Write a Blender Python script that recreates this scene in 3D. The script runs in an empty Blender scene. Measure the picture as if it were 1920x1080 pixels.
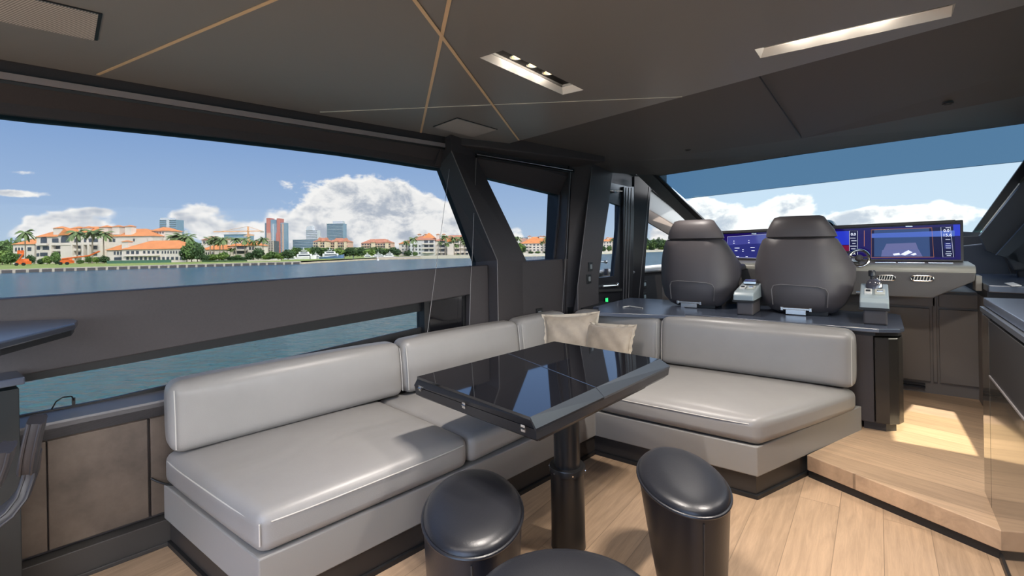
import bpy, bmesh, math, random
from mathutils import Vector, Matrix
random.seed(7)
SC = bpy.context.scene
COL = SC.collection

# ---------------------------------------------------------------- camera
FPX, CX, CY, ZC = 907.0, 960.0, 451.6, 1.45
YAW = math.atan(685 / 907.0); ROLL = math.atan(0.017)
F = Vector((-math.sin(YAW), math.cos(YAW), 0)); R = Vector((math.cos(YAW), math.sin(YAW), 0)); Z = Vector((0, 0, 1))
RR = R * math.cos(ROLL) - Z * math.sin(ROLL); UR = Z * math.cos(ROLL) + R * math.sin(ROLL)
CAM = Vector((0, 0, ZC))
cd = bpy.data.cameras.new('camera'); cam = bpy.data.objects.new('camera', cd); COL.objects.link(cam)
cd.sensor_width = 36.0; cd.lens = 36.0 * FPX / 1920; cd.shift_y = -(540 - CY) / 1920
cd.clip_start = 0.05; cd.clip_end = 6000
cam.matrix_world = Matrix(((RR.x, UR.x, -F.x, CAM.x), (RR.y, UR.y, -F.y, CAM.y), (RR.z, UR.z, -F.z, CAM.z), (0, 0, 0, 1)))
SC.camera = cam

# the boat lies trimmed one degree bow-up: the sea, the shore and the sky live in a frame tilted by TAU
TAU = math.atan(17.5 / 907.0); HW = 3.6
FO = F * math.cos(TAU) - Z * math.sin(TAU); ZO = Z * math.cos(TAU) + F * math.sin(TAU)
ORG = CAM - ZO * HW
def yh(px): return 485.4 - 0.017 * px
def OW(u, v, w): return ORG + R * u + FO * v + ZO * w
def uo(px, v): return (px - CX) / FPX * v
def wo(px, py, v): return HW + (yh(px) - py) * v / FPX

# ---------------------------------------------------------------- node helpers
def NN(nt, t, **kw):
    n = nt.nodes.new(t)
    for k, v in kw.items():
        if k == 'inp':
            for a, b in v.items():
                n.inputs[a].default_value = b
        else: setattr(n, k, v)
    return n
def L(nt, a, b): nt.links.new(a, b)
def M_(nt, op, a, b=None, c=None, clamp=False):
    n = nt.nodes.new('ShaderNodeMath'); n.operation = op; n.use_clamp = clamp
    for i, x in enumerate((a, b, c)):
        if x is None: continue
        if isinstance(x, (int, float)): n.inputs[i].default_value = x
        else: nt.links.new(x, n.inputs[i])
    return n.outputs[0]
def VM(nt, op, a, b):
    n = nt.nodes.new('ShaderNodeVectorMath'); n.operation = op
    for i, x in enumerate((a, b)):
        if isinstance(x, (tuple, list, Vector)): n.inputs[i].default_value = tuple(x)
        elif x is not None: nt.links.new(x, n.inputs[i])
    return n
def mixc(nt, f, a, b):
    n = nt.nodes.new('ShaderNodeMix'); n.data_type = 'RGBA'
    for i, x in ((0, f), (6, a), (7, b)):
        if isinstance(x, (int, float)): n.inputs[i].default_value = x
        elif isinstance(x, tuple): n.inputs[i].default_value = (*x, 1) if len(x) == 3 else x
        else: nt.links.new(x, n.inputs[i])
    return n.outputs[2]

# ---------------------------------------------------------------- world: blue sky with cumulus
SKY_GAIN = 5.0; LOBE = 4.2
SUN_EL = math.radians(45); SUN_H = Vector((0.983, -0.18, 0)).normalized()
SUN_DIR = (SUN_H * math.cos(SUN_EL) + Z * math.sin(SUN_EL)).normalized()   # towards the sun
w = bpy.data.worlds.new('world'); SC.world = w; w.use_nodes = True; nt = w.node_tree; nt.nodes.clear()
tc = NN(nt, 'ShaderNodeTexCoord'); d = VM(nt, 'NORMALIZE', tc.outputs['Generated'], None).outputs[0]
du = VM(nt, 'DOT_PRODUCT', d, R).outputs['Value']; dv = VM(nt, 'DOT_PRODUCT', d, FO).outputs['Value']; dw = VM(nt, 'DOT_PRODUCT', d, ZO).outputs['Value']
az = M_(nt, 'ARCTAN2', du, dv); el = M_(nt, 'ARCSINE', dw)
pos = NN(nt, 'ShaderNodeCombineXYZ'); L(nt, az, pos.inputs[0]); L(nt, M_(nt, 'MULTIPLY', el, 1.5), pos.inputs[1])
def noise(scale, detail, off, dist=0.0, rough=0.55):
    v = VM(nt, 'ADD', pos.outputs[0], (off, off * 0.7, off * 1.3)).outputs[0]
    n = NN(nt, 'ShaderNodeTexNoise', inp={'Scale': scale, 'Detail': detail, 'Roughness': rough, 'Distortion': dist}); L(nt, v, n.inputs['Vector'])
    return n.outputs['Fac']
n1 = noise(9, 9, 3.1, 0.25, 0.6); n2 = noise(26, 8, 8.3, 0.2, 0.62); n3 = noise(5, 5, 1.7)
blobs = [  # px, py, half width, half height (pixels as seen from the saloon), weight
    (655, 400, 90, 52, .85), (735, 385, 85, 48, .8), (800, 420, 70, 42, .75), (610, 440, 70, 30, .7), (700, 450, 120, 30, .7),
    (385, 415, 62, 36, .62), (345, 400, 40, 20, .4), (440, 440, 70, 18, .4), (140, 425, 75, 24, .62), (60, 440, 60, 28, .58), (190, 395, 50, 9, .45), (30, 362, 75, 9, .6),
    (965, 450, 18, 22, .5), (1020, 462, 40, 10, .4), (30, 322, 40, 5, .3),
    (1480, 385, 50, 28, .7), (1350, 405, 60, 30, .65), (1310, 385, 35, 18, .5), (1420, 420, 120, 22, .6), (1640, 405, 70, 18, .62), (1770, 400, 80, 20, .62), (1590, 430, 160, 18, .6), (1240, 440, 60, 25, .5),
    (540, 455, 60, 14, .4), (250, 450, 60, 14, .35), (1150, 450, 40, 12, .4)]
tot = None
for (px, py, wx, wy, s) in blobs:
    a0 = math.atan((px - CX) / FPX); e0 = math.atan((yh(px) - py) / FPX * math.cos(a0))
    sa = wx / FPX * math.cos(a0) ** 2; se = wy / FPX * math.cos(a0)
    x = M_(nt, 'MULTIPLY', M_(nt, 'SUBTRACT', az, a0), 1 / sa); y = M_(nt, 'MULTIPLY', M_(nt, 'SUBTRACT', el, e0), 1 / se)
    r2 = M_(nt, 'ADD', M_(nt, 'MULTIPLY', x, x), M_(nt, 'MULTIPLY', y, y))
    g = M_(nt, 'MULTIPLY', M_(nt, 'EXPONENT', M_(nt, 'MULTIPLY', r2, -0.8)), s)
    tot = g if tot is None else M_(nt, 'ADD', tot, g)
tot = M_(nt, 'MINIMUM', tot, 0.95)
turb = M_(nt, 'ADD', M_(nt, 'MULTIPLY', n1, 1.3), M_(nt, 'MULTIPLY', n2, 0.6))     # about .95 on average
dens = M_(nt, 'ADD', tot, M_(nt, 'SUBTRACT', turb, 1.32))
mr = NN(nt, 'ShaderNodeMapRange', interpolation_type='SMOOTHSTEP', inp={'From Min': -0.02, 'From Max': 0.16}); L(nt, dens, mr.inputs['Value'])
mask = mr.outputs['Result']
lump = NN(nt, 'ShaderNodeMapRange', interpolation_type='SMOOTHSTEP', inp={'From Min': 0.40, 'From Max': 0.56}); L(nt, M_(nt, 'ADD', M_(nt, 'MULTIPLY', noise(13, 7, 5.5, 0.3, .6), 0.7), M_(nt, 'MULTIPLY', n2, 0.3)), lump.inputs['Value'])
shade = M_(nt, 'ADD', M_(nt, 'MULTIPLY', lump.outputs['Result'], .9), M_(nt, 'MAXIMUM', M_(nt, 'SUBTRACT', .75, M_(nt, 'MULTIPLY', dens, 2.6)), 0.0), clamp=True)
cloudc = mixc(nt, shade, (0.46, 0.50, 0.57), (0.98, 0.95, 0.91))
gr = NN(nt, 'ShaderNodeMapRange', inp={'From Min': 0.0, 'From Max': 0.55}); L(nt, el, gr.inputs['Value'])
ramp = NN(nt, 'ShaderNodeValToRGB'); L(nt, gr.outputs['Result'], ramp.inputs[0]); cr = ramp.color_ramp
cr.elements[0].position = 0; cr.elements[0].color = (0.50, 0.62, 0.74, 1); cr.elements[1].position = 1; cr.elements[1].color = (0.13, 0.26, 0.56, 1)
e = cr.elements.new(0.16); e.color = (0.36, 0.50, 0.72, 1); e = cr.elements.new(0.42); e.color = (0.215, 0.36, 0.64, 1)
hz = NN(nt, 'ShaderNodeMapRange', interpolation_type='SMOOTHSTEP', inp={'From Min': 0.12, 'From Max': 0.42}); L(nt, az, hz.inputs['Value'])
skyb = mixc(nt, M_(nt, 'MULTIPLY', hz.outputs['Result'], 0.75), ramp.outputs[0], (0.52, 0.62, 0.70))
skyc = mixc(nt, mask, skyb, cloudc)
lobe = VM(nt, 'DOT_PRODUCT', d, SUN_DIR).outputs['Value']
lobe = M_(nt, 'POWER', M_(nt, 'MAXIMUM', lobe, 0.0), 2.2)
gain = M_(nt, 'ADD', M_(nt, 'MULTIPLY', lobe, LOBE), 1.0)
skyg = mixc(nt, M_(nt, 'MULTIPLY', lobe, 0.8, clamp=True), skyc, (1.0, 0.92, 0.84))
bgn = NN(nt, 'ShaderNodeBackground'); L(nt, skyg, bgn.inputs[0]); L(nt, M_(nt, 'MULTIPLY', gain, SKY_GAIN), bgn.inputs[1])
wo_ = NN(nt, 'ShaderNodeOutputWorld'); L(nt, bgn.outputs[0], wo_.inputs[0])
sd = bpy.data.lights.new('sun', 'SUN'); sd.energy = 11.5; sd.angle = math.radians(0.6); sd.color = (1, 0.95, 0.86)
so = bpy.data.objects.new('sun', sd); COL.objects.link(so); so.rotation_euler = SUN_DIR.to_track_quat('Z', 'Y').to_euler(); so.location = (6, -2, 9)

SC.view_settings.view_transform = 'Standard'; SC.view_settings.look = 'None'; SC.view_settings.gamma = 1; SC.view_settings.use_curve_mapping = False
SC.view_settings.exposure = 0.0
try:
    SC.cycles.use_denoising = True; SC.cycles.max_bounces = 10; SC.cycles.diffuse_bounces = 5; SC.cycles.transparent_max_bounces = 16
    SC.cycles.glossy_bounces = 4; SC.cycles.sample_clamp_indirect = 6; SC.cycles.caustics_reflective = False
except Exception: pass

# ---------------------------------------------------------------- projection helpers (pixel of the photo -> point on a real plane)
def ray(px, py): return F + RR * ((px - CX) / FPX) - UR * ((py - CY) / FPX)
def onz(px, py, z): d = ray(px, py); return CAM + d * ((z - ZC) / d.z)
def onpl(px, py, p, n): d = ray(px, py); p = Vector(p); n = Vector(n); return CAM + d * (n.dot(p - CAM) / n.dot(d))
def ony(px, py, y): return onpl(px, py, (0, y, 0), (0, 1, 0))
def onx(px, py, x): return onpl(px, py, (x, 0, 0), (1, 0, 0))
A8 = math.radians(8); WT = Vector((math.sin(A8), math.cos(A8), 0)); WN = Vector((math.cos(A8), -math.sin(A8), 0)); WA = Vector((-2.9, 0.45, 0))
def W(s, n, z): return WA + WT * s + WN * n + Z * z          # along the port wall, inboard of it, up
def wp(px, py, n=0.0): return onpl(px, py, WA + WN * n, WN)
def sn(p): q = p - WA; return q.dot(WT)

# ---------------------------------------------------------------- materials
MATS = {}
def mat(name, col, rough=0.5, metal=0.0, spec=0.5, bump=0.0, bscale=60, var=0.0, vscale=4, coat=0.0, emis=None, est=0.0, stretch=None, sheen=0.0):
    m = bpy.data.materials.new(name); m.use_nodes = True; t = m.node_tree; b = t.nodes['Principled BSDF']
    b.inputs['Base Color'].default_value = (*col, 1); b.inputs['Roughness'].default_value = rough; b.inputs['Metallic'].default_value = metal
    b.inputs['Specular IOR Level'].default_value = spec; b.inputs['Coat Weight'].default_value = coat; b.inputs['Coat Roughness'].default_value = 0.05
    if sheen: b.inputs['Sheen Weight'].default_value = sheen
    co = NN(t, 'ShaderNodeTexCoord'); mp = NN(t, 'ShaderNodeMapping'); L(t, co.outputs['Object'], mp.inputs[0])
    if stretch: mp.inputs['Scale'].default_value = stretch
    if var:
        n = NN(t, 'ShaderNodeTexNoise', inp={'Scale': vscale, 'Detail': 6, 'Roughness': 0.6}); L(t, mp.outputs[0], n.inputs['Vector'])
        r = NN(t, 'ShaderNodeMapRange', inp={'From Min': 0.3, 'From Max': 0.7, 'To Min': 1 - var, 'To Max': 1 + var}); L(t, n.outputs['Fac'], r.inputs[0])
        v = VM(t, 'MULTIPLY', col, None); L(t, r.outputs[0], v.inputs[1]); L(t, v.outputs[0], b.inputs['Base Color'])
    if bump:
        n = NN(t, 'ShaderNodeTexNoise', inp={'Scale': bscale, 'Detail': 4}); L(t, mp.outputs[0], n.inputs['Vector'])
        bu = NN(t, 'ShaderNodeBump', inp={'Strength': bump, 'Distance': 0.004}); L(t, n.outputs['Fac'], bu.inputs['Height']); L(t, bu.outputs[0], b.inputs['Normal'])
    if emis: b.inputs['Emission Color'].default_value = (*emis, 1); b.inputs['Emission Strength'].default_value = est
    MATS[name] = m; return m
def glass(name, tint, refl=1.0):      # tint = what the whole pane lets through
    m = bpy.data.materials.new(name); m.use_nodes = True; t = m.node_tree; t.nodes.clear()
    tr = NN(t, 'ShaderNodeBsdfTransparent'); tr.inputs[0].default_value = (*[x ** .5 for x in tint], 1)
    gl = NN(t, 'ShaderNodeBsdfGlossy'); gl.inputs['Roughness'].default_value = 0.01; gl.inputs[0].default_value = (refl, refl, refl, 1)
    ge = NN(t, 'ShaderNodeNewGeometry'); c = M_(t, 'ABSOLUTE', VM(t, 'DOT_PRODUCT', ge.outputs['Normal'], ge.outputs['Incoming']).outputs['Value'])
    fr = M_(t, 'ADD', M_(t, 'MULTIPLY', M_(t, 'POWER', M_(t, 'SUBTRACT', 1.0, c), 5.0), 0.96), 0.02)
    mx = NN(t, 'ShaderNodeMixShader'); o = NN(t, 'ShaderNodeOutputMaterial')
    L(t, M_(t, 'MULTIPLY', fr, .06), mx.inputs[0]); L(t, tr.outputs[0], mx.inputs[1]); L(t, gl.outputs[0], mx.inputs[2]); L(t, mx.outputs[0], o.inputs[0])
    MATS[name] = m; return m
def woodmat(name, ang, base=(0.49, 0.335, 0.215)):
    m = bpy.data.materials.new(name); m.use_nodes = True; t = m.node_tree; b = t.nodes['Principled BSDF']
    co = NN(t, 'ShaderNodeTexCoord'); mp = NN(t, 'ShaderNodeMapping'); mp.inputs['Rotation'].default_value = (0, 0, ang); L(t, co.outputs['Object'], mp.inputs[0])
    br = NN(t, 'ShaderNodeTexBrick', offset=0.37, squash=1.0); br.inputs['Scale'].default_value = 1; br.inputs['Brick Width'].default_value = 1.9; br.inputs['Row Height'].default_value = 0.185
    br.inputs['Mortar Size'].default_value = 0.0016; br.inputs['Mortar Smooth'].default_value = 0.0; br.inputs['Color1'].default_value = (0.2, 0.2, 0.2, 1); br.inputs['Color2'].default_value = (0.9, 0.9, 0.9, 1); br.inputs['Mortar'].default_value = (0, 0, 0, 1)
    L(t, mp.outputs[0], br.inputs['Vector'])
    mp2 = NN(t, 'ShaderNodeMapping'); mp2.inputs['Scale'].default_value = (1.3, 17, 4); L(t, mp.outputs[0], mp2.inputs[0])
    off = VM(t, 'ADD', mp2.outputs[0], None); sc = VM(t, 'SCALE', br.outputs['Color'], None); sc.inputs['Scale'].default_value = 31.0; L(t, sc.outputs[0], off.inputs[1])
    g = NN(t, 'ShaderNodeTexNoise', inp={'Scale': 2.2, 'Detail': 8, 'Roughness': 0.62, 'Distortion': 0.9}); L(t, off.outputs[0], g.inputs['Vector'])
    g2 = NN(t, 'ShaderNodeTexNoise', inp={'Scale': 14, 'Detail': 5, 'Roughness': 0.7}); L(t, off.outputs[0], g2.inputs['Vector'])
    tone = NN(t, 'ShaderNodeMapRange', inp={'From Min': 0.2, 'From Max': 0.9, 'To Min': 0.86, 'To Max': 1.12}); L(t, br.outputs['Color'], tone.inputs[0])
    gg = NN(t, 'ShaderNodeMapRange', inp={'From Min': 0.3, 'From Max': 0.7, 'To Min': 0.80, 'To Max': 1.14}); L(t, g.outputs['Fac'], gg.inputs[0])
    g3 = NN(t, 'ShaderNodeMapRange', inp={'From Min': 0.3, 'From Max': 0.7, 'To Min': 0.94, 'To Max': 1.05}); L(t, g2.outputs['Fac'], g3.inputs[0])
    k = M_(t, 'MULTIPLY', M_(t, 'MULTIPLY', tone.outputs[0], gg.outputs[0]), g3.outputs[0])
    k = M_(t, 'MULTIPLY', k, M_(t, 'SUBTRACT', 1.0, M_(t, 'MULTIPLY', br.outputs['Fac'], 0.35)))
    v = VM(t, 'MULTIPLY', base, None); L(t, k, v.inputs[1]); L(t, v.outputs[0], b.inputs['Base Color'])
    b.inputs['Roughness'].default_value = 0.42
    bu = NN(t, 'ShaderNodeBump', inp={'Strength': 0.15, 'Distance': 0.002}); L(t, k, bu.inputs['Height']); L(t, bu.outputs[0], b.inputs['Normal'])
    MATS[name] = m; return m

mat('ceiling_lacquer', (0.235, 0.230, 0.225), 0.36, spec=0.45)
mat('dark_ceiling', (0.10, 0.092, 0.088), 0.55, bump=0.06, bscale=300)
mat('wall_fabric', (0.050, 0.0435, 0.0455), 0.62, bump=0.12, bscale=420, var=0.06, vscale=90)
mat('black_matte', (0.012, 0.012, 0.013), 0.5)
mat('black_gloss', (0.008, 0.008, 0.010), 0.03, spec=0.9, coat=0.6)
mat('ledge_leather', (0.13, 0.125, 0.13), 0.42, bump=0.05, bscale=200)
mat('brown_suede', (0.10, 0.076, 0.060), 0.6, var=0.38, vscale=5, bump=0.1, bscale=90)
mat('plinth', (0.04, 0.037, 0.035), 0.5)
mat('grey_leather', (0.268, 0.259, 0.252), 0.36, bump=0.10, bscale=260, var=0.03, vscale=7)
mat('grey_base', (0.268, 0.259, 0.248), 0.42, bump=0.05, bscale=260)
mat('stitch', (0.52, 0.50, 0.47), 0.6)
mat('kick_black', (0.030, 0.026, 0.024), 0.45)
mat('black_leather', (0.014, 0.015, 0.020), 0.34, bump=0.10, bscale=220, spec=0.6)
mat('helm_leather', (0.10, 0.088, 0.091), 0.46, bump=0.12, bscale=260)
mat('table_frame', (0.020, 0.020, 0.023), 0.34, spec=0.5)
mat('steel', (0.62, 0.60, 0.58), 0.25, metal=1.0)
mat('chrome', (0.85, 0.83, 0.80), 0.12, metal=1.0)
mat('brass', (0.85, 0.62, 0.38), 0.45, metal=0.15)
mat('brass_pale', (0.85, 0.82, 0.72), 0.45)
mat('grille', (0.42, 0.40, 0.38), 0.6)
mat('taupe_velvet', (0.36, 0.30, 0.235), 0.5, var=0.16, vscale=9, bump=0.3, bscale=25, sheen=0.4)
mat('taupe_edge', (0.55, 0.48, 0.38), 0.5)
mat('bronze_lacquer', (0.070, 0.062, 0.052), 0.10, spec=0.8, coat=0.5)
mat('counter_top', (0.065, 0.080, 0.115), 0.26, spec=1.0)  # blue of the reflected sky is put into the base colour
mat('console_leather', (0.14, 0.128, 0.120), 0.5, bump=0.2, bscale=160)
mat('console_door', (0.21, 0.185, 0.165), 0.55, bump=0.1, bscale=200)
mat('pod_grey', (0.20, 0.22, 0.23), 0.3)
mat('cable', (0.35, 0.34, 0.33), 0.4)
mat('rubber', (0.01, 0.01, 0.01), 0.5)
mat('white_plastic', (0.7, 0.7, 0.68), 0.4)
mat('lamp_glow', (0.8, 0.6, 0.3), 0.4, emis=(1.0, 0.72, 0.30), est=0.9)
mat('tray_white', (0.75, 0.73, 0.70), 0.5); mat('tray_metal', (0.30, 0.29, 0.28), 0.4)
mat('green_light', (0.0, 0.3, 0.1), 0.4, emis=(0.05, 1.0, 0.25), est=1.2)
mat('screen_blue', (0.01, 0.01, 0.05), 0.08, spec=0.15, emis=(0.010, 0.003, 0.085), est=1.0)
mat('screen_panel', (0.02, 0.02, 0.1), 0.1, spec=0.15, emis=(0.020, 0.024, 0.15), est=1.0)
mat('screen_sky', (0.02, 0.02, 0.1), 0.1, spec=0.15, emis=(0.02, 0.04, 0.55), est=1.0)
mat('screen_dark', (0.005, 0.005, 0.02), 0.1, spec=0.15, emis=(0.004, 0.002, 0.035), est=1.0)
mat('screen_teal', (0.02, 0.03, 0.06), 0.1, spec=0.15, emis=(0.03, 0.06, 0.17), est=1.0)
mat('screen_deck', (0.02, 0.03, 0.06), 0.1, spec=0.15, emis=(0.13, 0.135, 0.30), est=1.0)
mat('screen_orange', (0.1, 0.03, 0.01), 0.1, spec=0.15, emis=(0.55, 0.22, 0.10), est=1.0)
mat('screen_text', (0.5, 0.5, 0.6), 0.1, spec=0.15, emis=(0.75, 0.78, 0.95), est=1.0)
mat('screen_red', (0.1, 0.0, 0.05), 0.1, spec=0.15, emis=(0.16, 0.01, 0.03), est=1.0)
mat('paper', (0.75, 0.75, 0.75), 0.6)
woodmat('oak_floor', -math.pi / 2)
woodmat('oak_step', -math.radians(-13))
glass('glass_side', (0.185, 0.19, 0.195)); glass('glass_front', (0.25, 0.265, 0.265)); glass('glass_band', (0.038, 0.070, 0.100)); glass('glass_clear', (0.88, 0.88, 0.74)); 

# ---------------------------------------------------------------- mesh builder
class MB:
    def __init__(s): s.v = []; s.f = []
    def add(s, vs, fs):
        k = len(s.v); s.v += [Vector(p) for p in vs]; s.f += [tuple(i + k for i in f) for f in fs]; return s
    def prism(s, poly, vec):
        n = len(poly); poly = [Vector(p) for p in poly]; vec = Vector(vec); nrm = Vector((0, 0, 0))
        for i in range(n): nrm += poly[i].cross(poly[(i + 1) % n])
        if nrm.dot(vec) > 0: poly = poly[::-1]
        vs = poly + [p + vec for p in poly]
        fs = [tuple(range(n)), tuple(range(2 * n - 1, n - 1, -1))] + [((i + 1) % n, i, n + i, n + (i + 1) % n) for i in range(n)]
        return s.add(vs, fs)
    def box(s, x0, x1, y0, y1, z0, z1):
        return s.prism([(x0, y0, z0), (x1, y0, z0), (x1, y1, z0), (x0, y1, z0)], (0, 0, z1 - z0))
    def wbox(s, s0, s1, n0, n1, z0, z1):
        return s.prism([W(s0, n0, z0), W(s1, n0, z0), W(s1, n1, z0), W(s0, n1, z0)], (0, 0, z1 - z0))
    def wprof(s, prof, s0, s1):  # (n, z) profile swept along the wall
        return s.prism([W(s0, n, z) for n, z in prof], WT * (s1 - s0))
    def obox(s, c, ax, ay, az_):
        c = Vector(c); ax = Vector(ax); ay = Vector(ay); az_ = Vector(az_)
        return s.prism([c - ax - ay - az_, c + ax - ay - az_, c + ax + ay - az_, c - ax + ay - az_], az_ * 2)
    def loft(s, rings, cap=True):
        n = len(rings[0]); vs = [p for r in rings for p in r]; fs = []
        for k in range(len(rings) - 1):
            for i in range(n): a = k * n + i; b = k * n + (i + 1) % n; fs.append((a, b, b + n, a + n))
        if cap: fs.append(tuple(range(n - 1, -1, -1))); fs.append(tuple((len(rings) - 1) * n + i for i in range(n)))
        return s.add(vs, fs)
    def tube(s, path, r, seg=8, closed=False, r2=None):
        path = [Vector(p) for p in path]; rings = []; n = len(path); up = Vector((0, 0, 1)); prev = None
        for i, p in enumerate(path):
            if closed: t = path[(i + 1) % n] - path[i - 1]
            else: t = path[min(i + 1, n - 1)] - path[max(i - 1, 0)]
            t.normalize(); a = prev - t * prev.dot(t) if prev else (up.cross(t) if abs(t.z) < 0.95 else Vector((1, 0, 0)).cross(t))
            a.normalize(); prev = a; b = t.cross(a); rr = r if r2 is None else r + (r2 - r) * i / (n - 1)
            rings.append([p + (a * math.cos(2 * math.pi * k / seg) + b * math.sin(2 * math.pi * k / seg)) * rr for k in range(seg)])
        if closed: rings.append(rings[0]); return s.loft(rings, False)
        return s.loft(rings)
    def lathe(s, c, prof, seg=32, axis=None):
        c = Vector(c); ax = Vector(axis).normalized() if axis else Vector((0, 0, 1)); a = ax.orthogonal().normalized(); b = ax.cross(a)
        return s.loft([[c + ax * h + (a * math.cos(2 * math.pi * k / seg) + b * math.sin(2 * math.pi * k / seg)) * max(r, 1e-4) for k in range(seg)] for r, h in prof])
    def cushion(s, quad, z0, z1, r=0.05, puff=0.02, side=0.012, N=14, tilt=None, wr=0.0, ph=0.0):
        # quad: plan corners a,b,c,d (counter-clockwise); rounded, slightly stuffed block
        a, b, c, d = [Vector((q[0], q[1], 0)) for q in quad]
        hx = ((b - a).length + (c - d).length) / 4; hy = ((d - a).length + (c - b).length) / 4; hz = (z1 - z0) / 2; r = min(r, hz * .98, hx * .98, hy * .98)
        ids = {}; vs = []; fs = []
        def samp(h):
            k = [-h + r * (1 - math.cos(math.pi / 2 * i / 4)) for i in range(4)]
            m = [(-h + r) + (2 * h - 2 * r) * i / N for i in range(N + 1)]
            return k + m + [-x for x in k[::-1]]
        X, Y, ZZ = samp(hx), samp(hy), samp(hz)
        def vid(i, j, k):
            key = (i, j, k)
            if key in ids: return ids[key]
            p = Vector((X[i], Y[j], ZZ[k])); q = Vector((max(-hx + r, min(hx - r, p.x)), max(-hy + r, min(hy - r, p.y)), max(-hz + r, min(hz - r, p.z))))
            dd = p - q
            if dd.length > 0:
                p = q + dd.normalized() * r
            A, B, C = p.x / hx, p.y / hy, p.z / hz
            f = lambda x: max(0, 1 - x ** 4)
            p.z += (puff * f(A) * f(B) * (1 if C > 0 else 0.15) * C)
            p.y += side * f(A) * f(C) * B; p.x += side * f(B) * f(C) * A
            if wr and C > .5: p.z += wr * math.sin(A * 23 + B * 9 + ph + 2.5 * math.sin(B * 5 + ph)) * f(A) * f(B) * (0.5 + 0.5 * math.sin(A * 4 + ph))
            U, V = (p.x / hx + 1) / 2, (p.y / hy + 1) / 2
            w_ = a * (1 - U) * (1 - V) + b * U * (1 - V) + c * U * V + d * (1 - U) * V
            w_.z = (z0 + z1) / 2 + p.z
            if tilt: w_ += Vector(tilt) * (p.z / hz)
            ids[key] = len(vs); vs.append(w_); return ids[key]
        I, J, K = len(X), len(Y), len(ZZ)
        for i in range(I - 1):
            for j in range(J - 1):
                fs.append((vid(i, j, K - 1), vid(i + 1, j, K - 1), vid(i + 1, j + 1, K - 1), vid(i, j + 1, K - 1)))
                fs.append((vid(i, j + 1, 0), vid(i + 1, j + 1, 0), vid(i + 1, j, 0), vid(i, j, 0)))
        for i in range(I - 1):
            for k in range(K - 1):
                fs.append((vid(i, 0, k), vid(i + 1, 0, k), vid(i + 1, 0, k + 1), vid(i, 0, k + 1)))
                fs.append((vid(i + 1, J - 1, k), vid(i, J - 1, k), vid(i, J - 1, k + 1), vid(i + 1, J - 1, k + 1)))
        for j in range(J - 1):
            for k in range(K - 1):
                fs.append((vid(0, j + 1, k), vid(0, j, k), vid(0, j, k + 1), vid(0, j + 1, k + 1)))
                fs.append((vid(I - 1, j, k), vid(I - 1, j + 1, k), vid(I - 1, j + 1, k + 1), vid(I - 1, j, k + 1)))
        return s.add(vs, fs)
    def build(s, name, m, parent=None, bevel=0, smooth=False, seg=2, frame=None, out=False):
        o_ = parent.get('_o') if parent else None
        if out: loc = parent['_o'] if parent else s.center()      # local outside coordinates
        me = bpy.data.meshes.new(name)
        if parent is not None: base = Vector(parent['_b'])
        else:
            xs = [v.x for v in s.v]; ys = [v.y for v in s.v]; zs = [v.z for v in s.v]
            base = Vector(((min(xs) + max(xs)) / 2, (min(ys) + max(ys)) / 2, min(zs)))
        me.from_pydata([v - base for v in s.v], [], s.f); me.update()
        if smooth: 
            me.polygons.foreach_set('use_smooth', [True] * len(me.polygons)); me.set_sharp_from_angle(angle=math.radians(40))
        me.materials.append(MATS[m] if isinstance(m, str) else m)
        o = bpy.data.objects.new(name, me); COL.objects.link(o)
        if parent is not None: o.parent = parent; o['_b'] = tuple(base)
        else: 
            o['_b'] = tuple(base)
            if frame is None: o.location = base
            else: o.matrix_world = frame @ Matrix.Translation(base)
        if bevel:
            md = o.modifiers.new('bevel', 'BEVEL'); md.width = bevel; md.segments = seg; md.limit_method = 'ANGLE'; md.angle_limit = math.radians(30)
        return o
OUT = Matrix(((R.x, FO.x, ZO.x, ORG.x), (R.y, FO.y, ZO.y, ORG.y), (R.z, FO.z, ZO.z, ORG.z), (0, 0, 0, 1)))
def thing(name, label, cat, base, group=None, frame=None):
    o = bpy.data.objects.new(name, None); COL.objects.link(o); o.empty_display_size = 0.1; base = Vector(base)
    if frame is None: o.location = base
    else: o.matrix_world = frame @ Matrix.Translation(base)
    o['_b'] = tuple(base); return tag(o, label, cat, group)
def tag(o, label, cat, group=None, kind=None):
    o['label'] = label; o['category'] = cat
    if group: o['group'] = group
    if kind: o['kind'] = kind
    return o
def struct(name, mb, m, label=None, **kw):
    o = mb.build(name, m, **kw); o['kind'] = 'structure'
    if label: o['label'] = label
    return o
def ell(c, a, b, dirv, z, n=40, sup=2.0):
    dirv = Vector((dirv[0], dirv[1], 0)).normalized(); pv = Vector((-dirv.y, dirv.x, 0)); out = []
    for k in range(n):
        t = 2 * math.pi * k / n; ct, st = math.cos(t), math.sin(t)
        out.append(Vector((c[0], c[1], z)) + dirv * a * math.copysign(abs(ct) ** (2 / sup), ct) + pv * b * math.copysign(abs(st) ** (2 / sup), st))
    return out
LAMP_W = 31.0

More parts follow.
